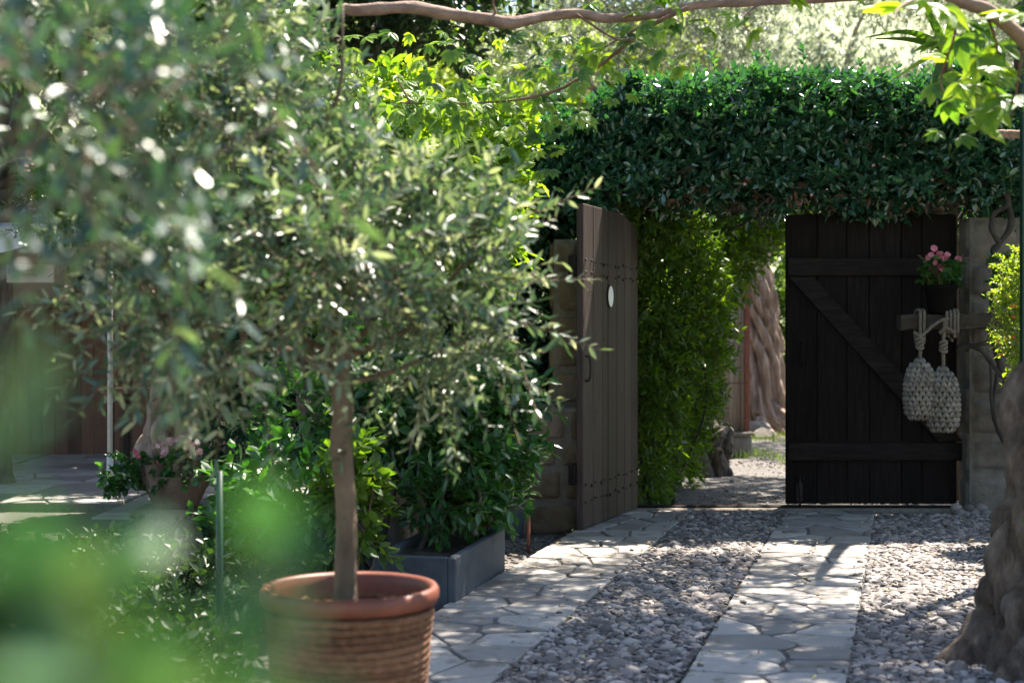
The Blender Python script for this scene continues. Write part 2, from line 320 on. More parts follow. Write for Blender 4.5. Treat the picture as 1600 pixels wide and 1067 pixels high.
def gnarl(mb, pts, nr=120, nt=72, seed=0, ridge=.22, lobes=5, twist=1.2, rough=.06, mat=0, pits=0):
    q = spline(pts, nr); c, r = q[:, :3], q[:, 3]
    rg = rng_(seed); ph = rg.random(8)*6.28
    L = np.concatenate([[0], np.cumsum(np.linalg.norm(np.diff(c, axis=0), axis=1))])
    pt_ = np.c_[rg.random(pits)*nr, rg.random(pits)*6.283, rg.uniform(.06, .15, pits), rg.uniform(.08, .28, pits)] if pits else []
    def fn(th, i):
        z = L[i]; s = L[i]/max(r.mean(), .01)*.25
        w_ = .5*np.sin(s*1.7+ph[0])+.3*np.sin(s*3.1+ph[1])
        n0 = 1.4*fbm(np.stack([np.cos(th)*1.5, np.sin(th)*1.5, np.full_like(th, s*1.3)], 1), seed+3, 2)
        a = np.abs(np.sin(n0+lobes/2*(th+twist*s*.5+w_)+ph[2]))**.7
        b = np.abs(np.sin((lobes+9)/2*(th+twist*s*.3-w_*.7)+ph[3]+n0))**.6
        pp = np.stack([np.cos(th)*2.2, np.sin(th)*2.2, np.full_like(th, s*1.8)], 1)
        n1 = fbm(pp, seed, 4); n2 = fbm(pp*4, seed+9, 3)
        hole = 0
        for (pi, pth, ps, pd) in pt_:
            hole = hole+pd*np.exp(-(np.angle(np.exp(1j*(th-pth)))/ps)**2-((i-pi)/(nr*ps*.16))**2)
        return 1-hole+ridge*(a-.6)+ridge*.45*(b-.6)+ridge*.8*n1+rough*n2
    mb.tube(c, r, nt, mat, fn=fn); return mb
def limb(mb, a, b, ra, rb, seed=0, wob=.08, n=10, seg=8, mat=0):
    rg = rng_(seed); a, b = np.asarray(a, float), np.asarray(b, float); d = np.linalg.norm(b-a)
    mid = [a+(b-a)*t+rg.normal(size=3)*wob*d*(1 if 0 < t < 1 else 0) for t in (0, .33, .66, 1)]
    mb.tube(spline(mid, n), np.linspace(ra, rb, n), seg, mat)

# ------------------------------------------------------------------ ground and far terrain
def grid(x0, x1, y0, y1, nx, ny, zf):
    X, Y = np.meshgrid(np.linspace(x0, x1, nx), np.linspace(y0, y1, ny)); Z = zf(X, Y)
    V = np.stack([X, Y, Z], -1).reshape(-1, 3); i = np.arange(nx-1)[None, :]+np.arange(ny-1)[:, None]*nx
    i = i.ravel(); return V, np.stack([i, i+1, i+1+nx, i+nx], 1)
gm, t, b = new_mat('ground_soil')
co = coords(t); n1 = noise(t, co, 1.2, 4); n2 = noise(t, co, 45, 5)
base = ramp(t, [(.3, (.065, .056, .050)), (.5, (.12, .108, .098)), (.75, (.20, .185, .17))], math_(t, 'ADD', math_(t, 'MULTIPLY', n1, .45), math_(t, 'MULTIPLY', n2, .55)))
t.links.new(base.outputs[0], b.inputs['Base Color']); b.inputs['Roughness'].default_value = .95; bump(t, b, n2, .9, .02)
V, Fq = grid(-14, 14, -3, 26, 150, 150, lambda X, Y: -.05+.012*fbm(np.stack([X*1.5, Y*1.5, X*0], -1), 3))
MB().add(V, Fq, 0, .5, True).build('ground', gm, kind='structure')
hm = noise_mat('hill_grass', [(.3, (.12, .16, .07)), (.5, (.22, .25, .12)), (.75, (.34, .34, .20))], 1.2, .95, bs=.6, bd=.1)
def hillz(X, Y):
    dd = np.maximum(0, Y-27); rr = np.maximum(0, np.abs(X)-15)
    return -.12+.30*np.minimum(dd, 110)*1.0+.12*rr+.8*fbm(np.stack([X*.08, Y*.08, X*0], -1), 8)*np.clip((dd+rr)/10, 0, 1)
V, Fq = grid(-220, 220, -60, 260, 111, 81, hillz)
MB().add(V, Fq, 0, .5, True).build('hillside', hm, kind='structure')

# ------------------------------------------------------------------ paved strips and pebble beds
def line(p, q): return lambda Y: p[0]+(q[0]-p[0])*(Y-p[1])/(q[1]-p[1])
eLL = line((-.387, 6.14), (.66, 9.96)); eLR = line((-.057, 5.03), (1.255, 9.96))
eRL = line((.600, 5.03), (1.905, 9.96)); eRR = line((1.189, 5.03), (2.546, 9.96))
def clip(poly, n, c):
    out = []
    for i in range(len(poly)):
        a, b_ = poly[i], poly[(i+1) % len(poly)]; da, db = a@n-c, b_@n-c
        if da <= 0: out.append(a)
        if (da < 0) != (db < 0): out.append(a+(b_-a)*da/(da-db))
    return out
def flags(name, e0, e1, y0, y1, seed, cell=.30):
    rg = rng_(seed); pts = []
    ny = int((y1-y0)/(cell*.85)); 
    for i in range(-1, ny+1):
        k = 2 if rg.random() < .6 else 3
        for j in range(k):
            Y = y0+(i+.5+rg.uniform(-.42, .42))*(y1-y0)/ny; u = (j+.5+rg.uniform(-.36, .36))/k
            pts.append((e0(Y)+(e1(Y)-e0(Y))*u, Y))
    pts = np.array(pts); mb = MB()
    z = .016
    mb.add([(e0(y0), y0, z-.006), (e1(y0), y0, z-.006), (e1(y1), y1, z-.006), (e0(y1), y1, z-.006), (e0(y0), y0, -.06), (e1(y0), y0, -.06), (e1(y1), y1, -.06), (e0(y1), y1, -.06)],
           [(0, 1, 2, 3), (4, 5, 1, 0), (5, 6, 2, 1), (6, 7, 3, 2), (7, 4, 0, 3)], 1)
    for i, p in enumerate(pts):
        poly = [np.array(q) for q in ((e0(y0), y0), (e1(y0), y0), (e1(y1), y1), (e0(y1), y1))]
        g = rg.uniform(.0012, .0045)
        for j in np.argsort(((pts-p)**2).sum(1))[1:16]:
            n = pts[j]-p; L = np.linalg.norm(n); n = n/L; poly = clip(poly, n, n@((p+pts[j])/2)-g)
            if len(poly) < 3: break
        if len(poly) < 3: continue
        # trim at the strip edges too, then roughen the outline
        P_ = np.array(poly); cc = P_.mean(0)
        P_ = cc+(P_-cc)*(1-.006/np.maximum(np.linalg.norm(P_-cc, axis=1, keepdims=True), .02))
        Q = []
        for a, b_ in zip(P_, np.roll(P_, -1, 0)):
            L = np.linalg.norm(b_-a); 
            if L < .03: Q.append((a+b_)/2); continue
            nn = np.array([b_[1]-a[1], a[0]-b_[0]])/L
            s = max(2, int(L/.05)); c0 = min(.018/L, .3)
            for k, tt in enumerate(np.linspace(c0, 1-c0, s+1)):
                Q.append(a+(b_-a)*tt-nn*abs(rg.normal())*.0022)
        Q = np.array(Q); m = len(Q)
        if m < 3: continue
        tl = rg.normal(size=2)*.006; h = rg.uniform(-.002, .003)
        zt = z+h+(Q-cc)@tl
        In = cc+(Q-cc)*(1-.005/np.maximum(np.linalg.norm(Q-cc, axis=1, keepdims=True), .02)); zi = z+h+.004+(In-cc)@tl
        V = np.vstack([np.c_[Q, np.full(m, z-.012)], np.c_[Q, zt], np.c_[In, zi]])
        Fs = [tuple(range(2*m, 3*m))]
        for k in range(m):
            k2 = (k+1) % m; Fs += [(k, k2, m+k2, m+k), (m+k, m+k2, 2*m+k2, 2*m+k)]
        mb.add(V, Fs, 0, rg.random())
    return mb.build(name, [M['flag'], M['joint']], kind='structure')
flags('stone_path', eLL, eLR, 2.2, 10.04, 11, .26); flags('stone_path', eRL, eRR, 2.2, 10.04, 12, .26)
flags('courtyard_paving', lambda Y: -7.+0*Y, lambda Y: -4.9+0*Y, 10.5, 15, 13, .5)
flags('courtyard_paving', lambda Y: -4.85+0*Y, lambda Y: -2.9+0*Y, 10.5, 15, 14, .45)
flags('courtyard_paving', lambda Y: -2.85+0*Y, lambda Y: -1.1+0*Y, 9.6, 15, 15, .45)

def ico(sub=1):
    ph = (1+5**.5)/2
    V = [(-1, ph, 0), (1, ph, 0), (-1, -ph, 0), (1, -ph, 0), (0, -1, ph), (0, 1, ph), (0, -1, -ph), (0, 1, -ph), (ph, 0, -1), (ph, 0, 1), (-ph, 0, -1), (-ph, 0, 1)]
    Fs = [(0, 11, 5), (0, 5, 1), (0, 1, 7), (0, 7, 10), (0, 10, 11), (1, 5, 9), (5, 11, 4), (11, 10, 2), (10, 7, 6), (7, 1, 8), (3, 9, 4), (3, 4, 2), (3, 2, 6), (3, 6, 8), (3, 8, 9), (4, 9, 5), (2, 4, 11), (6, 2, 10), (8, 6, 7), (9, 8, 1)]
    V = [tuple(unit(np.array(v, float))) for v in V]
    for _ in range(sub):
        c = {}; N = []
        def m(a, b_):
            k = (min(a, b_), max(a, b_))
            if k not in c: c[k] = len(V); V.append(tuple(unit((np.array(V[a])+np.array(V[b_]))/2)))
            return c[k]
        for a, b_, d in Fs:
            x, y, z = m(a, b_), m(b_, d), m(d, a); N += [(a, x, z), (b_, y, x), (d, z, y), (x, y, z)]
        Fs = N
    return np.array(V), np.array(Fs)
IV, IF = ico(1)
def pebbles(mb, rg, xy, z, size, flat=.55, mat=0, lo=0, hi=1):
    n = len(xy); th = rg.random(n)*6.28; s = size*np.exp(rg.normal(size=n)*.38)
    az = unit(np.stack([rg.normal(size=n)*.28, rg.normal(size=n)*.28, np.ones(n)], 1))
    ax = np.stack([np.cos(th), np.sin(th), np.zeros(n)], 1); ax = unit(ax-az*(ax*az).sum(1, keepdims=True)); ay = np.cross(az, ax)
    for v in range(4):   # four stone shapes
        k = np.arange(n) % 4 == v; T = IV*(1+.20*vnoise(IV*1.4+v*9, v)[:, None])
        mb.inst(T, IF, np.c_[xy[k], z[k]], ax[k], ay[k], az[k], s[k]*.62, s[k]*.45, s[k]*flat*.42, mat, lo+(hi-lo)*rg.random(n)[k], True)
def bed(name, e0, e1, y0, y1, seed, sp=.0205):
    rg = rng_(seed); mb = MB(); xy = []
    mb.add([(e0(y0), y0, -.012), (e1(y0), y0, -.012), (e1(y1), y1, -.012), (e0(y1), y1, -.012)], [(0, 1, 2, 3)], 1)
    for Y in np.arange(y0+.02, y1-.02, sp):
        xs = np.arange(e0(Y)+.015, e1(Y)-.015, sp); xy.append(np.c_[xs+rg.uniform(-.011, .011, len(xs)), Y+rg.uniform(-.011, .011, len(xs))])
    xy = np.concatenate(xy); n = len(xy)
    z = .002+.010*rg.random(n)+.012*fbm(np.c_[xy*3, xy[:, :1]*0], seed)
    pebbles(mb, rg, xy, z, .0250, mat=0)
    sp_ = rg.random((90, 2)); ys = y0+sp_[:, 0]*(y1-y0); xs = np.array([e0(a)-.09*b**2-.01 if i % 2 else min(e1(a), 2.6)+.09*b**2+.01 for i, (a, b) in enumerate(zip(ys, sp_[:, 1]))]); pebbles(mb, rg, np.c_[xs, ys], np.full(90, .026), .018)
    return mb.build(name, [M['pebble'], M['joint']], kind='stuff')
bed('pebble_bed', eLR, eRL, 4.4, 10.03, 21); bed('pebble_bed', eRR, lambda Y: min(4.2, 2.1+.22*(Y-4.4)+.6)+0*Y, 4.4, 9.93, 22)
# loose gravel on the lane outside and on the soil by the planter
rg = rng_(33); mb = MB()
xy = np.c_[rg.uniform(.6, 4.2, 5200), 10.35+rg.random(5200)**1.3*6]; pebbles(mb, rg, xy, np.full(len(xy), -.047), .019, lo=0, hi=.55)
xy = np.c_[rg.uniform(-1.2, .55, 1500), rg.uniform(6.5, 9.3, 1500)]; xy = xy[xy[:, 0] < eLL(xy[:, 1])-.03]
pebbles(mb, rg, xy, np.full(len(xy), -.045), .022, lo=0, hi=.6)
mb.build('loose_gravel', M['pebble'], kind='stuff')
# grass on the lane and fallen leaves
def blades(name, rg, xy, h, mat):
    n = len(xy); th = rg.random(n)*6.28; lean = rg.random(n)*.7
    ay = unit(np.stack([np.cos(th)*lean, np.sin(th)*lean, np.ones(n)], 1)); ax = unit(np.cross(ay, rg.normal(size=(n, 3)))); az = np.cross(ax, ay)
    MB().inst(LT, LF, np.c_[xy, np.full(n, -.05)], ax, ay, az, .006, h*(.5+rg.random(n)), .01, 0, rg.random(n)).build(name, mat, kind='stuff')
rg = rng_(34)
xy = np.c_[rg.uniform(1.5, 7, 26000), rg.uniform(14.3, 24, 26000)]; kk = fbm(np.c_[xy*.9, xy[:, :1]*0], 4) > -.02
blades('grass', rg, xy[kk], .09, M['grass'])
rg = rng_(35); n = 1300
xy = np.c_[rg.uniform(-1.1, 3.2, n), rg.uniform(5, 12.5, n)]; th = rg.random(n)*6.28
ay = unit(np.c_[np.cos(th), np.sin(th), rg.normal(size=n)*.15]); az = unit(np.c_[rg.normal(size=(n, 2))*.25, np.ones(n)]); ax = unit(np.cross(ay, az))
onp = (xy[:, 0] > eLL(xy[:, 1])) & (xy[:, 1] < 10)
MB().inst(LT, LF, np.c_[xy, np.where(onp, .034, -.03)], ax, ay, np.cross(ax, ay), .010, .035, .012, 0, rg.random(n)).build('leaf_litter', M['litter'], kind='stuff')

# ------------------------------------------------------------------ gate leaves
def plank_wall(mb, xs, z0, ztop, thick, seed, mat=0):
    rg = rng_(seed)
    for a, b_ in zip(xs[:-1], xs[1:]):
        g = .003; a2, b2 = a+g, b_-g; n = 4; bv = .004
        X = np.linspace(a2, b2, n); dz = rg.uniform(-.002, .002); ty = rg.uniform(0, .003)
        top = [ztop(x) for x in X]
        prof = list(zip(X, top)); outline = [(a2, z0), (b2, z0)]+prof[::-1]
        o = np.array(outline); c = o.mean(0); inn = o.copy()
        inn[:, 0] = np.clip(o[:, 0], a2+bv, b2-bv); inn[:, 1] = np.where(o[:, 1] > z0+.5, o[:, 1]-bv, o[:, 1]+bv); m = len(o)
        V = np.vstack([np.c_[inn[:, 0], np.full(m, -thick/2-ty), inn[:, 1]], np.c_[o[:, 0], np.full(m, -thick/2+bv-ty), o[:, 1]],
                       np.c_[o[:, 0], np.full(m, thick/2-bv), o[:, 1]], np.c_[inn[:, 0], np.full(m, thick/2), inn[:, 1]]])
        Fs = [tuple(range(m)), tuple(range(4*m-1, 3*m-1, -1))]
        for r in range(3):
            for k in range(m): Fs.append((r*m+k, (r+1)*m+k, (r+1)*m+(k+1) % m, r*m+(k+1) % m))
        mb.add(V, Fs, mat, rg.random())
def xform(mb, c, rz):
    cr, sr = math.cos(rz), math.sin(rz); A = np.array([[cr, sr, 0], [-sr, cr, 0], [0, 0, 1]])
    mb.V = [v@A+np.asarray(c, float) for v in mb.V]; return mb
GY = 10.2
gx = lambda px: (px-800)/F*GY
gz = lambda py: CAM_H-(py-533)/F*GY
# right leaf, closed, seen from its braced side
rt = thing('gate_leaf', (gx(1497), GY, 0), 'closed black wooden gate leaf with Z shaped bracing, beside the stone pillar', 'gate', 'two leaves of the driveway gate')
mb = MB(); plank_wall(mb, [gx(q) for q in (1227, 1276, 1322, 1357, 1407, 1439, 1494)], .05, lambda x: gz(335)+.02*math.sin(x*3), .04, 1)
xform(mb, (0, GY, 0), 0); mb.build('planks', M['dark_board'], rt)
def rail(px0, px1, py0, py1, seed):
    m_ = MB(); m_.box(((gx(px0)+gx(px1))/2, GY-.04, (gz(py0)+gz(py1))/2), (gx(px1)-gx(px0), .034, gz(py0)-gz(py1)), bevel=.005)
    r_ = rng_(seed)
    for k in range(9):
        m_.box((gx(px0)+.06+k*(gx(px1)-gx(px0)-.12)/8+r_.uniform(-.02, .02), GY-.059, (gz(py0)+gz(py1))/2+r_.uniform(-.04, .04)), (.008, .008, .008), mat=1, bevel=.002)
    return m_.build('rail', [M['rail'], M['iron']], rt)
rail(1229, 1495, 403, 431, 1); rail(1229, 1500, 690, 718, 2)
a, c = np.array([gx(1250), gz(433)]), np.array([gx(1482), gz(688)])
u = (c-a)/np.linalg.norm(c-a); hw = .065
ta = (a[1]-gz(432.2)); 
pts = [a+np.array([-hw/abs(u[1]), 0]), a+np.array([hw/abs(u[1]), 0]), c+np.array([hw/abs(u[1]), 0]), c+np.array([-hw/abs(u[1]), 0])]
V = [(p[0], GY-.054, p[1]) for p in pts]+[(p[0], GY-.0235, p[1]) for p in pts]
MB().add(V, [(3, 2, 1, 0), (4, 5, 6, 7), (0, 1, 5, 4), (1, 2, 6, 5), (2, 3, 7, 6), (3, 0, 4, 7)]).build('diagonal_brace', M['rail'], rt)
mb = MB(); x = gx(1248)
mb.box((x, GY-.026, gz(768)), (.045, .010, .13), bevel=.002); mb.tube([(x, GY-.045, gz(740)), (x, GY-.045, .0)], .008, 8)
mb.tube([(x, GY-.045, gz(745)), (x+.02, GY-.085, gz(745))], .006, 6)
for zz in (gz(757), gz(780)): mb.box((x, GY-.04, zz), (.03, .022, .012), bevel=.002)
mb.build('drop_bolt', M['iron'], rt)
mb = MB(); mb.tube(spline([(gx(1252), GY-.022, gz(535)), (gx(1252), GY-.06, gz(542)), (gx(1252), GY-.06, gz(565)), (gx(1252), GY-.022, gz(572))], 12), .008, 8)
mb.box((gx(1252), GY-.0225, gz(553)), (.03, .006, .22), bevel=.002); mb.build('handle', M['dark_board'], rt)
# left leaf, swung open towards the camera
H = np.array([.875, 10.14]); Fp = np.array([.425, 8.95]); wd = np.linalg.norm(H-Fp); rz = math.atan2(*(H-Fp)[::-1])
lt = thing('gate_leaf', (H[0], H[1], 0), 'open brown plank gate leaf swung inward, with a white disc standing for the bright view through an oval hole', 'gate', 'two leaves of the driveway gate')
def ltop(x):
    s = x/wd; return 2.078+.012*s if s < .62 else 2.085-.09*((s-.62)/.38)**1.6
mb = MB(); xs = [0, .21, .415, .54, .745, .925, 1.10, wd] if wd > 1.2 else [0, .2, .4, .52, .72, .9, 1.05, wd]
plank_wall(mb, xs, .03, ltop, .045, 2)
rr = rng_(5)
for zz in (1.72, 1.64, .30, .20):
    for a_, b_ in zip(xs[:-1], xs[1:]):
        for q in (.2, .8): mb.tube([(a_+(b_-a_)*q, -.026, zz+rr.uniform(-.02, .02)), (a_+(b_-a_)*q, -.0285, zz)], .0075, 7, mat=1)
for q in ((.13, 1.53), (.47, 1.22), (.8, .9), (.3, .75), (1.1, 1.3)): mb.tube([(q[0], -.026, q[1]), (q[0], -.0285, q[1])], .009, 7, mat=1)
xform(mb, (*Fp, 0), rz); mb.build('planks', [M['board'], M['iron']], lt)
mb = MB(); 
xform(mb.box((wd/2-.02, .047, 1.69), (wd, .045, .13), bevel=.005), (*Fp, 0), rz); mb.build('rail', M['rail'], lt)
mb = MB(); xform(mb.box((wd/2-.02, .047, .37), (wd, .045, .13), bevel=.005), (*Fp, 0), rz); mb.build('rail', M['rail'], lt)
mb = MB(); n = 28; th = np.arange(n)/n*6.283; ox, oz = .59, 1.51
ring = lambda r1, r2, y: np.c_[ox+np.cos(th)*r1, np.full(n, y), oz+np.sin(th)*r2]
V = np.vstack([ring(.075, .083, -.026), ring(.075, .083, -.031), ring(.062, .07, -.031), ring(.062, .07, -.027)]); k = np.arange(n)
mb.add(V, np.concatenate([np.stack([i*n+k, i*n+(k+1) % n, (i+1)*n+(k+1) % n, (i+1)*n+k], 1) for i in range(3)]), 1)
mb.add(ring(.062, .07, -.0285), [tuple(range(n))], 0)  # white disc in a dark rim stands in for light through a hole
xform(mb, (*Fp, 0), rz); mb.build('oval_hole_disc', [M['hole_white'], M['iron']], lt)
mb = MB(); mb.tube(spline([(.03, -.03, 1.12), (.03, -.06, 1.10), (.03, -.06, .98), (.03, -.03, .96)], 12), .008, 8); xform(mb, (*Fp, 0), rz).build('handle', M['iron'], lt)
# threshold
mb = MB(); mb.box(((gx(975)+gx(1502))/2, GY+.0, .012), (gx(1502)-gx(975), .10, .05), bevel=.006, mat=0)
mb.build('gate_threshold', M['rail'], loc=(2, GY, 0), label='long dark timber threshold bar on the ground under the gate', category='threshold')
mb = MB(); mb.box((2.0, GY-.095, .006), (2.5, .07, .038), bevel=.008); mb.build('threshold_stone', M['mortar'], loc=(2, GY-.1, 0), kind='structure')

# ------------------------------------------------------------------ stone pillars
def blocks(mb, x0, x1, z0, z1, y, rows, seed, face='y', mat=0, gap=.008, out=.02):
    rg = rng_(seed); z = z0
    hs = rg.uniform(.8, 1.25, rows); hs = hs/hs.sum()*(z1-z0)
    for r, h in enumerate(hs):
        x = x0; 
        while x < x1-.02:
            wv = min(h*rg.uniform(.7, 1.9), x1-x)
            if x1-(x+wv) < h*.4: wv = x1-x
            n = 9
            A, B = np.meshgrid(np.linspace(-1, 1, n), np.linspace(-1, 1, n))
            e = np.maximum(np.abs(A), np.abs(B)); prof = np.where(e > .99, -.035, np.where(e > .74, out*.75, out))
            cx, cz = x+wv/2, z+h/2; rnx, rnz = wv/2-gap, h/2-gap
            sq = 1-.10*(np.abs(A*B)**3)
            U = cx+A*rnx*sq; W_ = cz+B*rnz*sq
            pn = np.stack([U*9, W_*9, np.full_like(U, y*7+r)], -1)
            U = U+.012*fbm(pn, seed)*(e > .7); W_ = W_+.012*fbm(pn+31, seed)*(e > .7)
            D = prof+.016*fbm(pn*1.1+7, seed)*(e < .99)
            V = np.stack([U, y-D, W_], -1) if face == 'y' else np.stack([y-D, U, W_], -1)
            if face == '+x': V = np.stack([y+D, U, W_], -1)
            i = (np.arange(n-1)[None, :]+np.arange(n-1)[:, None]*n).ravel()
            mb.add(V.reshape(-1, 3), np.stack([i, i+1, i+1+n, i+n], 1), mat, rg.random(), True)
            x += wv
        z += h
pl = MB()
pl.box((.275, 9.62, .32), (.44, .62, .9), mat=1); blocks(pl, .05, .50, -.08, .775, 9.305, 4, 41); blocks(pl, 9.32, 9.9, -.08, .775, .052, 4, 42, 'x')
blocks(pl, 9.32, 9.9, -.08, .775, .498, 4, 49, '+x')
pl.box((.45, 9.93, .9), (.33, .6, 2.0), mat=1); blocks(pl, .285, .62, .775, 1.90, 9.625, 5, 43); blocks(pl, 9.64, 10.2, .775, 1.9, .283, 5, 44, 'x'); blocks(pl, 9.64, 10.2, .775, 1.9, .617, 5, 45, '+x')
for v in pl.V: pass
pl.box((.18, 9.62, .765), (.22, .6, .03), mat=1, bevel=.01)
pl.build('stone_pillar', [M['block'], M['mortar']], loc=(.3, 9.7, 0), label='stepped brown stone pillar beside the open gate leaf', category='pillar')
pr = MB(); pr.box((4.13, 10.13, 1.0), (1.82, .24, 2.16), mat=1); blocks(pr, 3.205, 5.02, -.08, 2.09, 9.998, 7, 46, gap=.009, out=.014); blocks(pr, 9.99, 10.25, -.08, 2.09, 3.215, 7, 47, 'x', out=.01)
pr.build('stone_pillar', [M['grey_block'], M['grey_mortar']], loc=(3.6, 10.3, 0), label='grey rubble stone pillar to the right of the closed gate leaf', category='pillar')

# beam with the two rope bags and the flower pot
BY = 9.72
bx = lambda px: (px-800)/F*BY
bz = lambda py: CAM_H-(py-533)/F*BY
mb = MB(); n = 24; X = np.linspace(bx(1404), bx(1568), n); rg = rng_(3); rings = []
for i, x in enumerate(X):
    for (dy, dz) in ((-.06, -.05), (-.065, .0), (-.06, .05), (.06, .052), (.06, -.052)):
        rings.append((x, BY+dy+rg.normal()*.003, bz(503)+dz+rg.normal()*.004+.01*(i/n)))
V = np.array(rings); k = np.arange(5)
mb.add(V, np.concatenate([np.stack([i*5+k, i*5+(k+1) % 5, (i+1)*5+(k+1) % 5, (i+1)*5+k], 1) for i in range(n-1)])); mb.add(V[:5], [(0, 1, 2, 3, 4)]); mb.add(V[-5:], [(4, 3, 2, 1, 0)])
mb.box((bx(1548), BY+.14, bz(503)), (.09, .20, .09), mat=0)
mb.build('wooden_beam', M['beam'], loc=(bx(1500), BY, bz(503)), label='weathered horizontal timber fixed to the right pillar, carrying rope bags', category='beam')
def twisted(mb, pts, r, n=40, turns=None, mat=0):
    q = spline(pts, n); L = np.linalg.norm(np.diff(q, axis=0), axis=1).sum(); tn = turns or L/(r*7)
    t_ = unit(np.gradient(q, axis=0)); u = unit(np.cross(t_, np.array([.3, .5, .2]))); v = np.cross(t_, u)
    for k in range(3):
        a = np.linspace(0, tn*6.283, n)+k*2.094
        mb.tube(q+(u*np.cos(a)[:, None]+v*np.sin(a)[:, None])*r*.5, r*.6, 6, mat)
def bag(px, py, hw, hh, label, seed, Y, ropepts, knotz, wraps):
    c = P(px, py, Y); rw = hw/F*Y; rh = hh/F*Y
    th_ = thing('rope_bag', c, label, 'bag', 'crocheted rope bags hanging on the timber')
    prof = lambda s: rw*np.interp(s, [-1, -.93, -.75, -.3, .2, .6, .85, 1], [.25, .62, .9, 1, .97, .82, .55, .18])
    mb = MB(); mb.lathe([(prof(s)*.84, s*rh) for s in np.linspace(-.97, .97, 16)], c, 20, mat=1)
    rg = rng_(seed); rows = 13
    for r in range(rows):
        s = -.93+1.86*r/(rows-1); rad = prof(s); nn = max(6, int(2*math.pi*rad/.040))
        for k in range(nn):
            a = (k+.5*(r % 2))/nn*6.283
            for sgn in (-1, 1):
                d = a+sgn*.05*rw/max(rad, .02)
                p0 = c+np.array([math.cos(d)*rad*.98, math.sin(d)*rad*.98, s*rh-.014]); d2 = a+sgn*.20*rw/max(rad, .02)
                p1 = c+np.array([math.cos(d2)*prof(min(1, s+.08))*1.0, math.sin(d2)*prof(min(1, s+.08))*1.0, s*rh+.020])
                pm = (p0+p1)/2; pm = c+(pm-c)*np.array([1.07, 1.07, 1])
                mb.tube([p0, pm, p1], [.010, .0125, .010], 6, 0, rng_(seed*99+r*40+k).random())
    mb.build('body', [M['knit'], M['knit_in']], th_)
    mb = MB(); 
    for w_ in ropepts: twisted(mb, w_, .012, 46)
    for w_ in wraps: twisted(mb, w_, .010, 60)
    ro = mb.build('rope', M['hemp'], th_)
    mb = MB(); kc = np.array(knotz)
    for k in range(4):
        a = np.linspace(0, 6.283, 16); tt = rng_(seed+k).normal(size=3)*.4
        ring_ = np.c_[np.cos(a)*.020, np.sin(a)*.020, a*0+(k-1.5)*.017+np.sin(a+k)*.012]
        mb.tube(kc+ring_, .011, 7)
    mb.build('knot', M['hemp'], ro)
def loop_over(px, Yf=BY-.085, z0=bz(515), extra=0):   # a strand passing over the beam
    x = bx(px); zt = bz(503)+.072; zb = bz(503)-.075
    return [(x, BY-.075, zb-extra), (x-.004, BY-.088, bz(503)), (x, BY-.075, zt), (x+.004, BY, zt+.012), (x+.008, BY+.075, zt), (x+.008, BY+.085, bz(503)), (x+.002, BY+.05, zb-extra*.6), (x, BY-.03, zb-extra-.02)]
Yb = BY-.10
bag(1437, 608, 23, 47, 'smaller grey crocheted rope bag hanging left, nearer the middle of the gate', 4, Yb,
    [[P(1437, 563, Yb), P(1438, 545, Yb), P(1437, 530, Yb), P(1438, 518, Yb)]], P(1437, 536, Yb),
    [loop_over(1433, extra=.07), loop_over(1439, extra=.07), [P(1428, 518, Yb), P(1437, 524, Yb-.02), P(1446, 519, Yb), P(1458, 508, Yb-.01), P(1471, 500, Yb-.01), P(1482, 497, Yb)]])
bag(1473, 624, 24, 50, 'larger pale crocheted rope bag hanging lowest, beside the pillar', 7, Yb-.02,
    [[P(1474, 578, Yb), P(1474, 560, Yb), P(1473, 545, Yb), P(1475, 520, Yb), P(1476, 500, Yb)]], P(1474, 541, Yb),
    [loop_over(1474), loop_over(1480), loop_over(1486, extra=.03), loop_over(1491), [P(1468, 520, Yb), P(1478, 512, Yb-.02), P(1492, 520, Yb)]])
# black pot of pink flowers on the beam
pc = np.array([bx(1470), BY, bz(503)+.057])
fp = thing('flower_pot', pc, 'black pot of pink begonias standing on the timber at the gate', 'flower pot')
MB().lathe([(.001, 0), (.075, 0), (.082, .01), (.108, .17), (.118, .175), (.118, .195), (.11, .197), (.104, .18), (.1, .16), (.001, .155)], pc, 32).build('pot', M['black_pot'], fp)
rg = rng_(8); mb = MB(); p, d = blob_pts(rg, [(pc[0], pc[1], pc[2]+.28, .11, .10, .09)], 46, .2)
shoots(mb, rg, p, d, (3, 5), .055, .042, .5, .4, .4, T=BT, TF=BF)
for k in range(9): mb.tube(spline([(pc[0]+rg.normal()*.02, pc[1], pc[2]+.17), (pc[0]+rg.normal()*.05, pc[1]-.02, pc[2]+.3), (pc[0]+rg.normal()*.09, pc[1]-.03, pc[2]+.4)], 6), .003, 5, 1)
mb.build('foliage', [M['shrub'], M['twig']], fp)
def blossom(mb, rg, c, r, mat=0, n=4, facing=(0, -1, .3)):
    f = unit(np.array(facing)+rg.normal(size=3)*.5); a = unit(np.cross(f, rg.normal(size=3))); b_ = np.cross(f, a)
    an = np.arange(n)/n*6.283; ay = unit(a*np.cos(an)[:, None]+b_*np.sin(an)[:, None]+f*.35)
    az = np.tile(f, (n, 1)); ax = np.cross(ay, az)
    mb.inst(BT, BF, np.tile(c, (n, 1)), unit(ax), ay, az, r*1.2, r, r, mat, rg.random(n))
for (px, py, r) in ((1459, 388, .030), (1468, 398, .034), (1475, 404, .030), (1450, 402, .024), (1470, 418, .032), (1497, 405, .030), (1488, 412, .022), (1446, 408, .018), (1455, 398, .026), (1480, 398, .028), (1462, 410, .024)):
    mb = MB(); rg = rng_(px); 
    for _ in range(2): blossom(mb, rg, P(px, py, BY-.05+rg.uniform(-.04, .05)), r*.95)
    mb.build('blossom', M['petal'], fp)

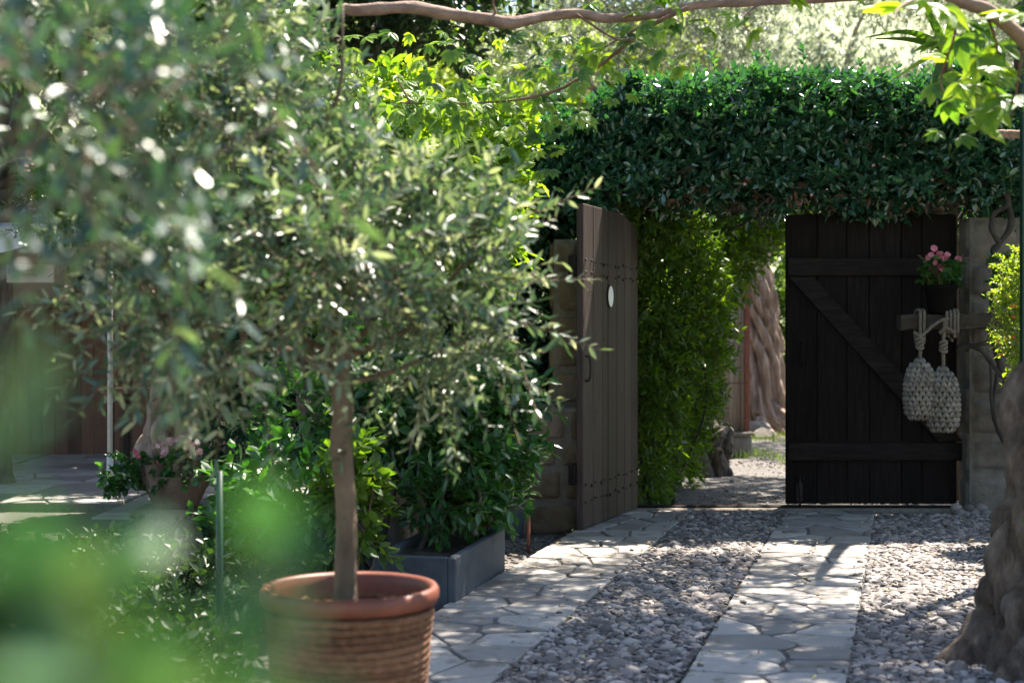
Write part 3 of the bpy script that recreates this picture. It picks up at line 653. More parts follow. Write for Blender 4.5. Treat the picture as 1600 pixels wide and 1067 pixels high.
# ------------------------------------------------------------------ jasmine hedge over the gate
hg = thing('jasmine_hedge', (2.0, 10.3, 2.1), 'dense dark glossy jasmine hedge arching over the gate', 'hedge')
rg = rng_(50); n = 9500
X = rg.uniform(-.25, 4.9, n); z1 = np.interp(X, [-.2, .1, .5, 1, 2, 3, 3.6, 5], [2.34, 2.6, 2.84, 2.97, 3.04, 3.03, 2.98, 3.04])+.14*vnoise(np.c_[X*2.4, X*0, X*0], 2)+.05*vnoise(np.c_[X*9, X*0, X*0], 6)
z0 = np.interp(X, [-.25, .1, .3, .5, .8, 1.5, 2.2, 3, 3.6, 5], [.9, 1.2, 1.75, 2.05, 2.12, 2.2, 2.18, 2.14, 2.06, 1.95])+.17*vnoise(np.c_[X*3.3, X*0+5, X*0], 3)+.05*vnoise(np.c_[X*13, X*0+5, X*0], 4)
u = rg.random(n); Z = z0+(z1-z0)*u**.85
Yf = 9.90+.16*(1-np.sin(np.clip((Z-z0)/(z1-z0), 0, 1)*3.14))+.26*fbm(np.c_[X*2.4, X*0, Z*2.8], 6)+rg.random(n)**1.5*.35
D = np.c_[rg.normal(size=n)*.6, -np.ones(n)*.8, .25+rg.normal(size=n)*.5-(Z < z0+.15)*.8]
mb = MB(); shoots(mb, rg, np.c_[X, Yf, Z], unit(D), (4, 8), .055, .023, .45, .35, .3, lv=.4, tilt=.7)
n = 1500; X = rg.uniform(-.3, 4.9, n); z1 = np.interp(X, [-.3, 0, .3, .7, 1.2, 2, 3.6, 5], [2.3, 2.6, 2.78, 2.93, 3.0, 3.04, 2.98, 3.0]); z0 = np.interp(X, [-.3, .3, .8, 3, 5], [1.2, 1.9, 2.25, 2.25, 2.1]); Z = z0+(z1-z0)*rg.random(n)
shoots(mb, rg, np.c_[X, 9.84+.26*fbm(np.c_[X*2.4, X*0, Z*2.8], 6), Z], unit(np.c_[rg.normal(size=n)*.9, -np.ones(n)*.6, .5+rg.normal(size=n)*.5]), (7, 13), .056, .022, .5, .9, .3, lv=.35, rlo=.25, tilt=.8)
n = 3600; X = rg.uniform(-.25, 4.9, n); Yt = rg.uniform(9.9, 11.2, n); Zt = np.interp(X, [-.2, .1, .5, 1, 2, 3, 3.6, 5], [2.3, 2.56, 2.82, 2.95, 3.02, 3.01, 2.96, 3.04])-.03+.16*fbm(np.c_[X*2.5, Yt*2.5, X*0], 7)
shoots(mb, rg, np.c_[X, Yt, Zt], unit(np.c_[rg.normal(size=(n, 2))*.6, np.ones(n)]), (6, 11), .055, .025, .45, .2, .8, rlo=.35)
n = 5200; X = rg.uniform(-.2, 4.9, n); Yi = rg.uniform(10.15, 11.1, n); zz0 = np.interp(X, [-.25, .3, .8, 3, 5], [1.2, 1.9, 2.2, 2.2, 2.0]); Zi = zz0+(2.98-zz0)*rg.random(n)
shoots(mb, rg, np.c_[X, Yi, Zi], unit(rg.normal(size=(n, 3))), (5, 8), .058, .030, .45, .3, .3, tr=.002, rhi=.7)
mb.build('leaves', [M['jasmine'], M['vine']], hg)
n = 70; mb = MB(); X = rg.uniform(.2, 4.2, n); Zs = rg.uniform(2.85, 3.12, n)      # tall loose shoots standing out of the top
shoots(mb, rg, np.c_[X, rg.uniform(9.95, 10.6, n), Zs], np.tile([0, 0, 1.], (n, 1)), (10, 18), .05, .022, .75, .3, .8, rlo=.5, tr=.0025)
mb.build('loose_shoots', [M['jasmine'], M['vine']], hg)
mb = MB(); n = 170; X = rg.uniform(.7, 3.9, n); Zd = 2.16+.75*rg.random(n)**2.2
shoots(mb, rg, np.c_[X, np.full(n, 9.80)+.22*rg.random(n), Zd], np.tile([0, -.3, -1.], (n, 1)), (2, 4), .055, .022, .5, .5, .0, twigs=False); mb.build('dry_leaves', M['dead_leaf'], hg)
mb = MB(); 
for k in range(80):
    x = rg.uniform(.3, 4.3); z = rg.uniform(2.10, 2.5); a = np.array([x, rg.uniform(9.95, 10.6), z])
    mb.tube(spline([a, a+rg.normal(size=3)*(.14, .05, .1), a+rg.normal(size=3)*(.2, .06, .12)+np.array([.3, 0, .1]), a+np.array([rg.uniform(-.8, .8), 0, rg.uniform(-.1, .4)])], 14), rg.uniform(.004, .012), 6)
mb.build('stems', M['vine'], hg)
mb = MB()
for k in range(9):
    c = np.array([rg.uniform(.4, 4), 9.78, rg.uniform(2.2, 2.6)]); blossom(mb, rg, c, .013, n=5)
mb.build('white_blossoms', M['pale_petal'], hg)

# hedge inside the lane, brighter green, arching over
lh = thing('lane_hedge', (1.1, 11, 0), 'bright green climbing hedge lining the lane behind the open gate leaf', 'hedge')
lb = [(.98, 10.75, .45, .22, .40, .55), (1.03, 10.9, 1.1, .34, .5, .6), (1.12, 11.2, 1.75, .48, .6, .65), (1.3, 11.6, 1.3, .40, .7, .9), (1.45, 11.9, 2.05, .62, .6, .5), (1.75, 12.2, 2.3, .60, .6, .42),
      (2.15, 12.6, 2.55, .55, .6, .42), (1.35, 12.3, .7, .25, .6, .7), (1.62, 12.5, 1.75, .30, .5, .35), (1.42, 12.0, 1.15, .22, .4, .2), (1.0, 10.5, 2.2, .3, .3, .4)]
crown(lh, lb, 7800, [M['lush'], M['vine']], 61, shell=.6, name='leaves', per=(6, 10), L=.062, W=.019, gap=.5, droop=.8, up=-.2, tilt=.8)
mb = MB(); rg = rng_(62)
for k in range(26):
    a = np.array([rg.uniform(.8, 1.3), rg.uniform(10.6, 12.4), -.05]); mb.tube(spline([a, a+rg.normal(size=3)*.1+(0, 0, .7), a+rg.normal(size=3)*.15+(.1, 0, 1.4), a+(.3, .1, 2.1)], 12), rg.uniform(.006, .015), 6)
mb.build('stems', M['vine'], lh)

# ------------------------------------------------------------------ lane beyond the gate
FY = 15.6; fx = lambda px: (px-800)/F*FY
ft = thing('cane_fence', (fx(1142), FY, 0), 'weathered upright cane screen on a stone footing beyond the gate', 'fence')
mb = MB(); rg = rng_(70); x = 1.35
while x < fx(1163):
    r = rg.uniform(.010, .018); mb.tube([(x, FY+rg.normal()*.006, .22), (x+rg.normal()*.008, FY+rg.normal()*.006, 1.3), (x+rg.normal()*.01, FY, 2.5+rg.normal()*.05)], r, 7, rnd=rg.random()); x += r*1.7
mb.build('canes', M['cane'], ft)
for zz in (.75, 1.25, 2.0): MB().tube([(1.35, FY-.022, zz), (2.0, FY-.026, zz+.01), (fx(1164), FY-.022, zz)], .006, 6).build('wire', M['rust'], ft)
MB().box((fx(1163)+.03, FY, 1.25), (.05, .05, 2.5), bevel=.004).build('post', M['rust'], ft)
mb = MB(); mb.box((1.95, FY+.02, .06), (1.3, .26, .28), mat=1); blocks(mb, 1.3, 2.62, -.1, .2, FY-.12, 1, 71); mb.box((1.97, FY, .205), (1.34, .30, .035), mat=1, bevel=.01); mb.build('footing', [M['grey_block'], M['mortar']], ft)
rg = rng_(72); st = thing('tree_stump', P(1118, 690, 13.6), 'broken gnarled root stump lying against the hedge on the lane', 'stump')
c0 = np.array([(1104-800)/F*13.4, 13.4, -.05]); mb = MB()
gnarl(mb, [(*c0, .20), (*(c0+(.03, 0, .16)), .16), (*(c0+(.08, 0, .30)), .15), (*(c0+(.15, -.03, .40)), .11), (*(c0+(.22, -.05, .46)), .04)], 80, 60, 5, .5, 5, .6, .25)
gnarl(mb, [(*(c0+(.03, -.05, .0)), .09), (*(c0+(-.03, -.08, .15)), .07), (*(c0+(-.02, -.06, .3)), .06), (*(c0+(.04, -.05, .42)), .03)], 50, 40, 6, .45, 5); mb.build('wood', M['bark'], st)
OT = np.array([(1186-800)/F*19.5, 19.5, -.05])
ot = thing('olive_tree', OT, 'huge ancient olive with a pale twisted trunk standing beyond the gate', 'tree')
mb = MB(); gnarl(mb, [(*OT, .62), (*(OT+(0, 0, .18)), .42), (*(OT+(0, 0, .5)), .30), (*(OT+(.02, 0, 1.2)), .25), (*(OT+(-.1, 0, 2.0)), .24), (*(OT+(-.3, 0, 3.0)), .2), (*(OT+(-.7, 0, 4.4)), .12)], 220, 140, 9, .42, 9, 2.0, .12, pits=60)
for k, (dx, r) in enumerate(((.55, .14), (-.5, .10), (.3, .12))):
    gnarl(mb, [(*(OT+(0, -.1, .35)), r*1.3), (*(OT+(dx*.5, -.25, .18)), r), (*(OT+(dx, -.35, .02)), r*.7), (*(OT+(dx*1.5, -.4, -.1)), .03)], 40, 36, 30+k, .3)
limb(mb, OT+(-.1, 0, 2.0), OT+(2.4, .6, 4.6), .16, .05, 1); limb(mb, OT+(-.2, 0, 2.6), OT+(-2.4, .2, 4.9), .13, .05, 2)
limb(mb, OT+(2.4, .6, 4.6), OT+(4.0, .6, 5.4), .05, .02, 4); mb.build('trunk', M['pale_bark'], ot)
crown(ot, [(OT[0]+a, OT[1]+b_, z, r, r, r*.75) for a, b_, z, r in ((-2.6, 0, 5.3, 1.2), (-1.0, -.3, 5.8, 1.2), (4.2, .5, 5.6, 1.2), (-.2, .6, 6.9, 1.4), (2.4, 0, 6.7, 1.4), (-2.2, .6, 6.7, 1.1))],
      4200, [M['far_olive'], M['twig']], 81, shell=.3, per=(10, 16), L=.075, W=.020, gap=.55, up=.1, tr=.002)
mb = MB(); rg = rng_(75); rock = thing('stone_heap', P(1172, 655, 18.5), 'small heap of pale stones at the foot of the ancient olive', 'stones')
for k in range(5):
    q = np.array([(1172-800)/F*18.5+rg.uniform(-.18, .18), 18.5+rg.uniform(-.15, .15), -.02+.1*(k % 2)]); T = IV*(1+.3*vnoise(IV*1.3+k*5, k)[:, None])
    MB().inst(T, IF, q[None], np.array([[1., 0, 0]]), np.array([[0, 1., 0]]), np.array([[0, 0, 1.]]), .14, .12, .10, 0, np.array([.7])).build('stone', M['grey_block'], rock)
wb = P(1195, 520, 23)
bk = [(2.0, 23.5, 1.6, 1.4, 1.2, 1.8), (4.2, 24, 1.8, 1.6, 1.3, 2.0), (6.5, 24, 1.8, 1.6, 1.3, 2.0), (8.6, 23, 2, 1.6, 1.2, 2.2)]
for i, q in enumerate(bk):
    o = thing('far_shrub', (q[0], q[1], 0), ['low green bush beyond the lane, behind the cane screen', 'green bush filling the gap behind the ancient olive trunk', 'green bush beyond the lane, hidden behind the closed gate leaf', 'green bush furthest right beyond the gate pillar'][i], 'bush', 'bushes beyond the lane')
    crown(o, [q, (q[0]+.6, q[1]-.3, q[2]-.6, q[3]*.6, q[4]*.7, q[5]*.5)], 2600, [M['lush'], M['twig']], 90+i, shell=.5, name='foliage', per=(6, 9), L=.10, W=.045, gap=.5, twigs=False)

# ------------------------------------------------------------------ trees on the slope behind (blurred)
def tree(name, loc, label, blobs, n, mats, seed, tr=.16, L=.09, W=.04, bark='bark', group=None, per=(6, 10), shell=.45, gap=.5, lean=0, cat='tree', top=.55):
    o = thing(name, loc, label, cat, group); loc = np.asarray(loc, float); mb = MB(); b0 = np.array(blobs[0][:3])
    tp = loc+(b0-loc)*top; tp[0] = loc[0]+(b0[0]-loc[0])*.4+lean
    gnarl(mb, [(*loc, tr*1.5), (*(loc+(0, 0, .15)), tr*1.1), (*((loc+tp)/2), tr), (*tp, tr*.75)], 40, 28, seed, .12, 4)
    for i, q in enumerate(blobs): limb(mb, tp-(0, 0, .1), np.array(q[:3])+(0, 0, q[5]*.2), tr*.55, tr*.12, seed+i, .10)
    mb.build('trunk', M[bark], o)
    crown(o, blobs, n, mats, seed, shell=shell, per=per, L=L, W=W, gap=gap, tr=tr*.012); return o
far = [(-1.2, 27, 'yellow_leaf', 'sunlit yellow green tree above the far left end of the hedge'), (1.6, 30, 'yellow_leaf', 'sunlit yellow green tree just left of the pale olive crown'), (-4.6, 25, 'yellow_leaf', 'yellow green tree furthest left on the slope'),
       (6.5, 30, 'far_olive', 'pale silvery olive on the slope above the middle of the hedge'), (10.2, 29, 'far_olive', 'pale silvery olive on the slope above the right pillar'), (3.9, 33, 'far_olive', 'distant silvery olive high on the slope, behind the others')]
for i, (x, y, m_, lab) in enumerate(far):
    z = 5.2+.12*(y-25); rg = rng_(i+7)
    bl = [(x+rg.normal()*1.2, y+rg.normal()*.6, z+rg.normal()*.9, 1.5, 1.3, 1.2) for _ in range(6)]+[(x, y-.3, z-2.4, 2.0, 1.2, 1.6), (x+1, y, z+2.2, 2, 1.2, 1.3)]
    tree('olive_tree' if m_ == 'far_olive' else 'slope_tree', (x, y, float(hillz(np.array([x]), np.array([y]))[0])-.1), lab, bl, 2600, [M[m_], M['twig']], 100+i, .22, .13, .045, 'pale_bark' if m_ == 'far_olive' else 'bark', 'trees on the slope behind the hedge', (7, 11))

tree('shade_tree', (5.3, 14.0, -.05), 'unseen leafy tree added beyond the gate at the right to shade the lane', [(5.2, 14, 5.6, .9, .8, .4), (3.0, 13.4, 5.4, .8, .7, .3), (3.9, 14.2, 5.5, .8, .7, .3), (2.6, 14.4, 5.6, .7, .6, .3), (3.4, 12.9, 5.2, .7, .4, .2), (4.3, 15.2, 5.8, .8, .8, .3)],
     1500, [M['shade_leaf'], M['twig']], 150, .09, .08, .04, per=(6, 9), shell=.2, top=.86)  # out of view, added so that its crown shades the lane
# ------------------------------------------------------------------ left hedge, bushes and trees of the courtyard
bl = [(-.35, 10.3, .9, .55, .35, 1.1), (-.9, 10.5, 1.6, .7, .4, 1.0), (-1.7, 10.7, 1.2, .7, .4, 1.3), (-.3, 10.4, 2.0, .5, .35, .5), (-1.4, 10.8, 2.4, .7, .4, .5), (-2.1, 11, 2.1, .5, .4, .7), (.05, 10.35, 1.3, .3, .3, .8)]
o = thing('jasmine_hedge', (-.9, 10.5, 0), 'dark leafy hedge to the left of the stepped stone pillar', 'hedge')
crown(o, bl, 9000, [M['jasmine'], M['vine']], 120, .5, 'leaves', per=(6, 9), L=.062, W=.028, gap=.45, rhi=.95)
tree('laurel_tree', (-.75, 8.7, -.05), 'bright green broad leaved bush tree behind the potted olive', [(-.7, 8.7, 2.25, .42, .35, .35), (-.22, 8.9, 2.25, .30, .3, .32), (-1.1, 8.8, 2.35, .38, .35, .35), (-.35, 8.6, 1.8, .35, .35, .3), (-.05, 8.9, 2.55, .16, .2, .14), (-1.2, 8.4, 1.7, .45, .4, .35), (-.75, 8.8, 2.72, .2, .2, .12)],
     1500, [M['creeper'], M['twig']], 130, .05, .085, .036, per=(5, 8), shell=.3, gap=.5)
tree('citrus_tree', (-1.15, 8.7, -.05), 'glossy green leafy tree high behind the potted olive at upper left', [(-1.45, 7.9, 2.85, .32, .3, .3), (-1.9, 8, 2.6, .4, .4, .35), (-2.4, 7.8, 3.0, .5, .4, .35), (-1.75, 7.8, 3.3, .4, .4, .3), (-2.3, 8, 2.1, .35, .4, .25)],
     1500, [M['lush'], M['twig']], 131, .06, .08, .034, per=(5, 9), shell=.3)
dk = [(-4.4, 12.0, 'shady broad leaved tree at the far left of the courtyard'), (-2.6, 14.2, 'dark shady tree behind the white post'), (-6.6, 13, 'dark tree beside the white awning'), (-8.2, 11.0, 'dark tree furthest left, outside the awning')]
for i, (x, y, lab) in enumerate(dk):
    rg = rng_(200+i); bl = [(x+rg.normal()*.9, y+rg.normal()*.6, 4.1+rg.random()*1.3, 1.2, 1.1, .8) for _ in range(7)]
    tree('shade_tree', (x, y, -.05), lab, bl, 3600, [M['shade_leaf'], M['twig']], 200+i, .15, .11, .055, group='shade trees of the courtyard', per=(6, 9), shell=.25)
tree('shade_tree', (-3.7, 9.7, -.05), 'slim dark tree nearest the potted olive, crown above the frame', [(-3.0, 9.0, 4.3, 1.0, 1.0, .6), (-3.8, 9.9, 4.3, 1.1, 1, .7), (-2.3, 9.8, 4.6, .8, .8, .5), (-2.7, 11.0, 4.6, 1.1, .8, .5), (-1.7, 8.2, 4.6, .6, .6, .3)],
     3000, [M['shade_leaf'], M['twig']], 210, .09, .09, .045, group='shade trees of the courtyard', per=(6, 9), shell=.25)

# ------------------------------------------------------------------ gnarled olive on the right, crown over the drive
B0 = np.array([2.06, 5.25, -.08])
gt = thing('olive_tree', B0, 'thick gnarled olive trunk in the right foreground with mossy furrows', 'tree')
mb = MB()
gnarl(mb, [(2.15, 5.25, -.15, .54), (2.15, 5.25, -.03, .45), (2.155, 5.25, .08, .385), (2.16, 5.25, .2, .345), (2.17, 5.25, .4, .325), (2.18, 5.25, .6, .32), (2.205, 5.25, .8, .315), (2.25, 5.25, 1.0, .31), (2.32, 5.25, 1.2, .30), (2.44, 5.3, 1.6, .28), (2.55, 5.4, 2.1, .25), (2.66, 5.6, 2.7, .19)], 380, 300, 15, .40, 10, 2.2, .12, pits=80)
for i, e in enumerate(((1.2, 6.8, 4.0), (3.2, 7.6, 4.1), (.2, 7.6, 4.3), (2.2, 9.3, 4.5), (3.4, 5.4, 4.0))): limb(mb, (2.6, 5.6, 2.6), e, .11, .03, 300+i, .07, 14)
mb.build('trunk', M['old_bark'], gt)
cb = [(1.5, 6.9, 4.1, .6, .7, .3), (2.4, 7.4, 4.2, 1.0, .8, .35), (3.3, 7.7, 4.3, .6, .7, .3), (1.3, 8.6, 4.5, .9, .8, .3), (2.6, 9.4, 4.7, .9, .7, .3), 
      (3.3, 6.0, 4.1, .9, .8, .4), (4.4, 6.8, 4.0, .7, .8, .6), (2.0, 7.9, 4.9, 1.1, .9, .25), (1.0, 9.2, 5.1, .9, .7, .25)]
crown(gt, cb, 5600, [M['olive'], M['twig']], 310, .1, per=(12, 20), L=.06, W=.014, gap=.6, up=0)  # crown unseen above the frame, its clumps placed to dapple the path

# ------------------------------------------------------------------ creeper vine across the top
cv = thing('creeper_vine', (-1.0, 6.0, 2.6), 'woody creeper branch reaching across the top with lime green leaves', 'vine')
Yv = 6.0
bp = [(528, 18), (540, 14), (560, 16), (640, 12), (690, 20), (760, 30), (800, 36), (850, 26), (905, 21), (950, 29), (1030, 22), (1090, 8), (1200, 3), (1290, -1), (1500, -14)]
q = spline([(*P(a, b_, Yv+.0004*(a-800)), 0) for a, b_ in bp], 140)[:, :3]; rr = np.interp(np.arange(140), [0, 60, 139], [.026, .024, .014])
rg = rng_(77); mb = MB(); mb.tube(q, rr*(1+.14*vnoise(q*20, 3)), 12, fn=lambda th, i: 1+.08*np.sin(th*3+i*.2)); 
br2 = spline([(*P(1440, -40, 4.8), 0), (*P(1492, -2, 4.8), 0), (*P(1545, 18, 4.8), 0), (*P(1600, 62, 4.8), 0), (*P(1680, 130, 4.8), 0)], 40)[:, :3]
mb.tube(br2, .024*(1+.15*vnoise(br2*22, 4)), 12)
mb.build('stem', M['branch'], cv)
tw = [[(1075, 12, 6.0), (1010, 45, 6.1), (940, 100, 6.3), (880, 137, 6.3), (820, 154, 6.4), (760, 160, 6.4), (690, 163, 6.5), (625, 160, 6.5)], [(775, 25, 6), (770, -5, 5.9), (785, -30, 5.8)], [(1000, 42, 6.1), (960, 65, 6.2), (900, 100, 6.3)],
      [(900, 22, 6), (960, 60, 6.1), (1000, 62, 6.0), (1030, 95, 5.9)], [(640, 160, 6.5), (620, 120, 6.5)], [(930, 105, 6.3), (910, 150, 6.2), (905, 175, 6.1)], [(1190, 4, 5.9), (1160, 30, 5.8), (1180, 60, 5.8)],
      [(1500, 0, 4.8), (1490, 60, 4.9), (1470, 130, 5.0), (1500, 180, 5)], [(1540, 15, 4.8), (1560, 90, 4.9), (1550, 180, 4.9), (1510, 210, 4.9)], [(1450, -10, 4.7), (1408, 10, 4.5), (1395, 30, 4.4)], [(1600, 60, 4.8), (1590, 130, 4.9), (1580, 190, 5)]]
for k, a in enumerate(tw):
    mb = MB(); mb.tube(spline([(*P(*v), 0) for v in a], 36)[:, :3], np.linspace(.010, .0035, 36) if k < 1 else np.linspace(.006, .002, 36), 7); mb.build('twig', M['twig'], cv)
def creeper_leaf(mb, rg, c, size, hang=1.3, n=5, rnd=None):
    f = unit(np.array([rg.normal()*.5, -.6+rg.normal()*.4, .75+rg.normal()*.3])); dn = unit(np.array([rg.normal()*.7, rg.normal()*.3, -hang])); dn = unit(dn-f*np.dot(dn, f)); sd = np.cross(f, dn)
    an = np.linspace(-1.2, 1.2, n)+rg.normal(size=n)*.08; ay = unit(dn*np.cos(an)[:, None]+sd*np.sin(an)[:, None]-f*.12)
    az = np.tile(f, (n, 1))+rg.normal(size=(n, 3))*.22; ax = unit(np.cross(ay, az)); az = np.cross(ax, ay); s = size*(1-.25*np.abs(an)/1.25)
    mb.inst(BT, BF, np.tile(c, (n, 1)), ax, ay, az, s*.50, s*1.1, s*.5, 0, np.clip((rg.random() if rnd is None else rnd)+rg.normal(size=n)*.08, 0, 1))
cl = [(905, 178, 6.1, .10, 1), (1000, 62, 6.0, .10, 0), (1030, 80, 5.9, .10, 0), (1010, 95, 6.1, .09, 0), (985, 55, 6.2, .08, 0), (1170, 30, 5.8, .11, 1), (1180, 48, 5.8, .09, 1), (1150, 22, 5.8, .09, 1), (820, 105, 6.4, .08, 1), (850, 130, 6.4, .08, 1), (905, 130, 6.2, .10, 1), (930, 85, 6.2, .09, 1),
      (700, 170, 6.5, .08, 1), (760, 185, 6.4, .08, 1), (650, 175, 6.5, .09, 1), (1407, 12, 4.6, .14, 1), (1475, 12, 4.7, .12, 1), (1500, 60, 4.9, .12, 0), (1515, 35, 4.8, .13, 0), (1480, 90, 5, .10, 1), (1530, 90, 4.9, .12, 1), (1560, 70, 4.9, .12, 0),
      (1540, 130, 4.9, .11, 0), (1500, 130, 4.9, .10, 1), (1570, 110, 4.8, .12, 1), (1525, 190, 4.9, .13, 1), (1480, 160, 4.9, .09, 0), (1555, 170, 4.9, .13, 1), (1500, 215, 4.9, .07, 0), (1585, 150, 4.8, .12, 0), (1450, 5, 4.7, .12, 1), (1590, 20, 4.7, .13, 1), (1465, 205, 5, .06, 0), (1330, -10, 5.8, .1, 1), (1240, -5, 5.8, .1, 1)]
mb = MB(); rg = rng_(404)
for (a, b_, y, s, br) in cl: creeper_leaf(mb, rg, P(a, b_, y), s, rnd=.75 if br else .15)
for _ in range(110):
    t_ = rg.integers(0, 36); s_ = spline([(*P(*v), 0) for v in tw[0]], 36)[t_, :3]; creeper_leaf(mb, rg, s_+rg.normal(size=3)*(.10, .12, .09), rg.uniform(.05, .085))
for _ in range(170):
    a = rg.uniform(540, 880); creeper_leaf(mb, rg, P(a, rg.uniform(50, 300), rg.uniform(6.6, 8)), rg.uniform(.05, .09))
for _ in range(26): creeper_leaf(mb, rg, P(rg.uniform(1440, 1640), rg.uniform(-30, 190), rg.uniform(4.8, 6.2)), rg.uniform(.07, .12))
mb.build('leaves', M['creeper'], cv)

# strap leaved plant, cane pole, green post and lime shrub at the right
yc = thing('strap_plant', P(1478, 75, 8.6), 'strap leaved plant with long arching green blades over the right end of the hedge', 'plant')
rg = rng_(12)
for (e, m_) in (((1352, 58), (1420, 50)), ((1390, 128), (1440, 95)), ((1368, 60), (1425, 62)), ((1458, 165), (1462, 120)), ((1600, 40), (1540, 40)), ((1560, 140), (1520, 90)), ((1500, -20), (1490, 20)), ((1420, -10), (1450, 20))):
    q = spline([(*P(1478, 75, 8.6), 0), (*P(*m_, 8.5), 0), (*P(*e, 8.4), 0)], 12)[:, :3]; wv = np.interp(np.arange(12), [0, 3, 11], [.02, .026, .002]); t_ = unit(np.gradient(q, axis=0)); sd = unit(np.cross(t_, (.2, .6, .6)))
    V = np.vstack([q-sd*wv[:, None], q-(0, 0, .006), q+sd*wv[:, None]]); i = np.arange(11)
    MB().add(V, np.vstack([np.stack([i, i+1, i+13, i+12], 1), np.stack([i+12, i+13, i+25, i+24], 1)]), 0, rg.random(), True).build('blade', M['lush'], yc)
mb = MB(); gnarl(mb, [(*P(1500, 780, 10.9), .06), (*P(1490, 500, 10.9), .05), (*P(1482, 200, 10.0), .05), (*P(1478, 75, 8.6), .03)], 30, 16, 4, .1); mb.build('trunk', M['bark'], yc)
mb = MB(); mb.tube(spline([(*P(1548, 209, 8.7), 0), (*P(1600, 210, 8.6), 0), (*P(1700, 212, 8.5), 0)], 20)[:, :3], .027+.002*np.sin(np.arange(20)*2.2), 14); mb.build('wooden_pole', M['pale_bark'], loc=P(1600, 210, 8.6), label='short round wooden pole ending at the right edge of the hedge', category='pole')
gp = MB(); gp.box((7.4*(1600-800)/F+.012, 7.4, 1.9), (.055, .055, 3.9), bevel=.006); gp.build('metal_post', M['green_paint'], loc=(7.4*.36, 7.4, 0), label='dark green painted upright post at the right edge of the frame', category='post')
ls = thing('lime_shrub', (3.2, 8.6, -.05), 'sunlit yellow green shrub with tiny red flowers in front of the right pillar', 'shrub')
crown(ls, [(3.18, 8.6, 1.55, .22, .2, .30), (3.12, 8.6, 1.25, .20, .2, .2), (3.2, 8.6, 1.0, .17, .18, .15), (3.02, 8.55, 1.48, .10, .1, .08), (3.4, 8.6, 1.4, .25, .25, .4)], 1700, [M['yellow_leaf'], M['twig']], 500, .35, name='foliage', per=(6, 10), L=.026, W=.014, gap=.6, up=.2)
mb = MB(); 
for k in range(5): limb(mb, (3.3+.02*k, 8.62, -.05), (3.1+.08*k, 8.6, 1.1+.1*k), .018, .008, 510+k)
mb.build('stem', M['vine'], ls)
rg = rng_(9)
for _ in range(12): mb = MB(); blossom(mb, rg, P(rg.uniform(1560, 1600), rg.uniform(400, 560), 8.38), .010, n=4); mb.build('red_flower', M['red_petal'], ls)
vn = thing('climbing_vine', (3.45, 9.9, 0), 'bare twisting dark vine climbing the grey stone pillar', 'vine'); mb = MB(); Y0 = 9.86
for k, (pts, r) in enumerate((([(1590, 700), (1575, 610), (1560, 560), (1548, 500), (1556, 440), (1552, 395), (1562, 380), (1580, 350), (1575, 300), (1590, 240)], .022), ([(1562, 380), (1550, 360), (1552, 335), (1575, 318), (1566, 290), (1572, 230)], .018),
    ([(1500, 540), (1530, 545), (1555, 575), (1575, 600), (1600, 640)], .016), ([(1495, 543), (1540, 535), (1556, 522)], .014), ([(1556, 440), (1546, 520), (1560, 560), (1552, 640), (1568, 690)], .012), ([(1548, 560), (1550, 640), (1562, 680), (1575, 700)], .010), ([(1597, 250), (1594, 150), (1590, 60)], .03))):
    mb.tube(spline([(*P(a, b_, Y0-.02*(i % 2)), 0) for i, (a, b_) in enumerate(pts)], 50)[:, :3], r*(1+.15*np.sin(np.arange(50)*.7)), 9)
mb.build('stem', M['vine'], vn)
mb = MB(); rg = rng_(91); n = 60; p = np.array([P(rg.uniform(1540, 1600), rg.uniform(400, 480), 9.6) for _ in range(n)]); shoots(mb, rg, p, np.tile([-.5, -.4, .3], (n, 1)), (5, 8), .035, .022, .6); mb.build('leaves', [M['shrub'], M['twig']], vn)
mb = MB(); rg = rng_(14)
for k in range(9):
    T = IV*(1+.25*vnoise(IV*1.3+k*5, k)[:, None]); q = np.array([[gx(1470+k*6+rg.uniform(-3, 3)), 9.9-rg.random()*.08, .02+.035*(k % 3 == 0)]])
    mb.inst(T, IF, q, np.array([[1., 0, 0]]), np.array([[0, 1., 0]]), np.array([[0, 0, 1.]]), .045, .04, .035, 0, np.array([rg.random()]), True)
mb.build('corner_stones', M['pebble'], loc=(3.1, 9.9, 0), kind='stuff')

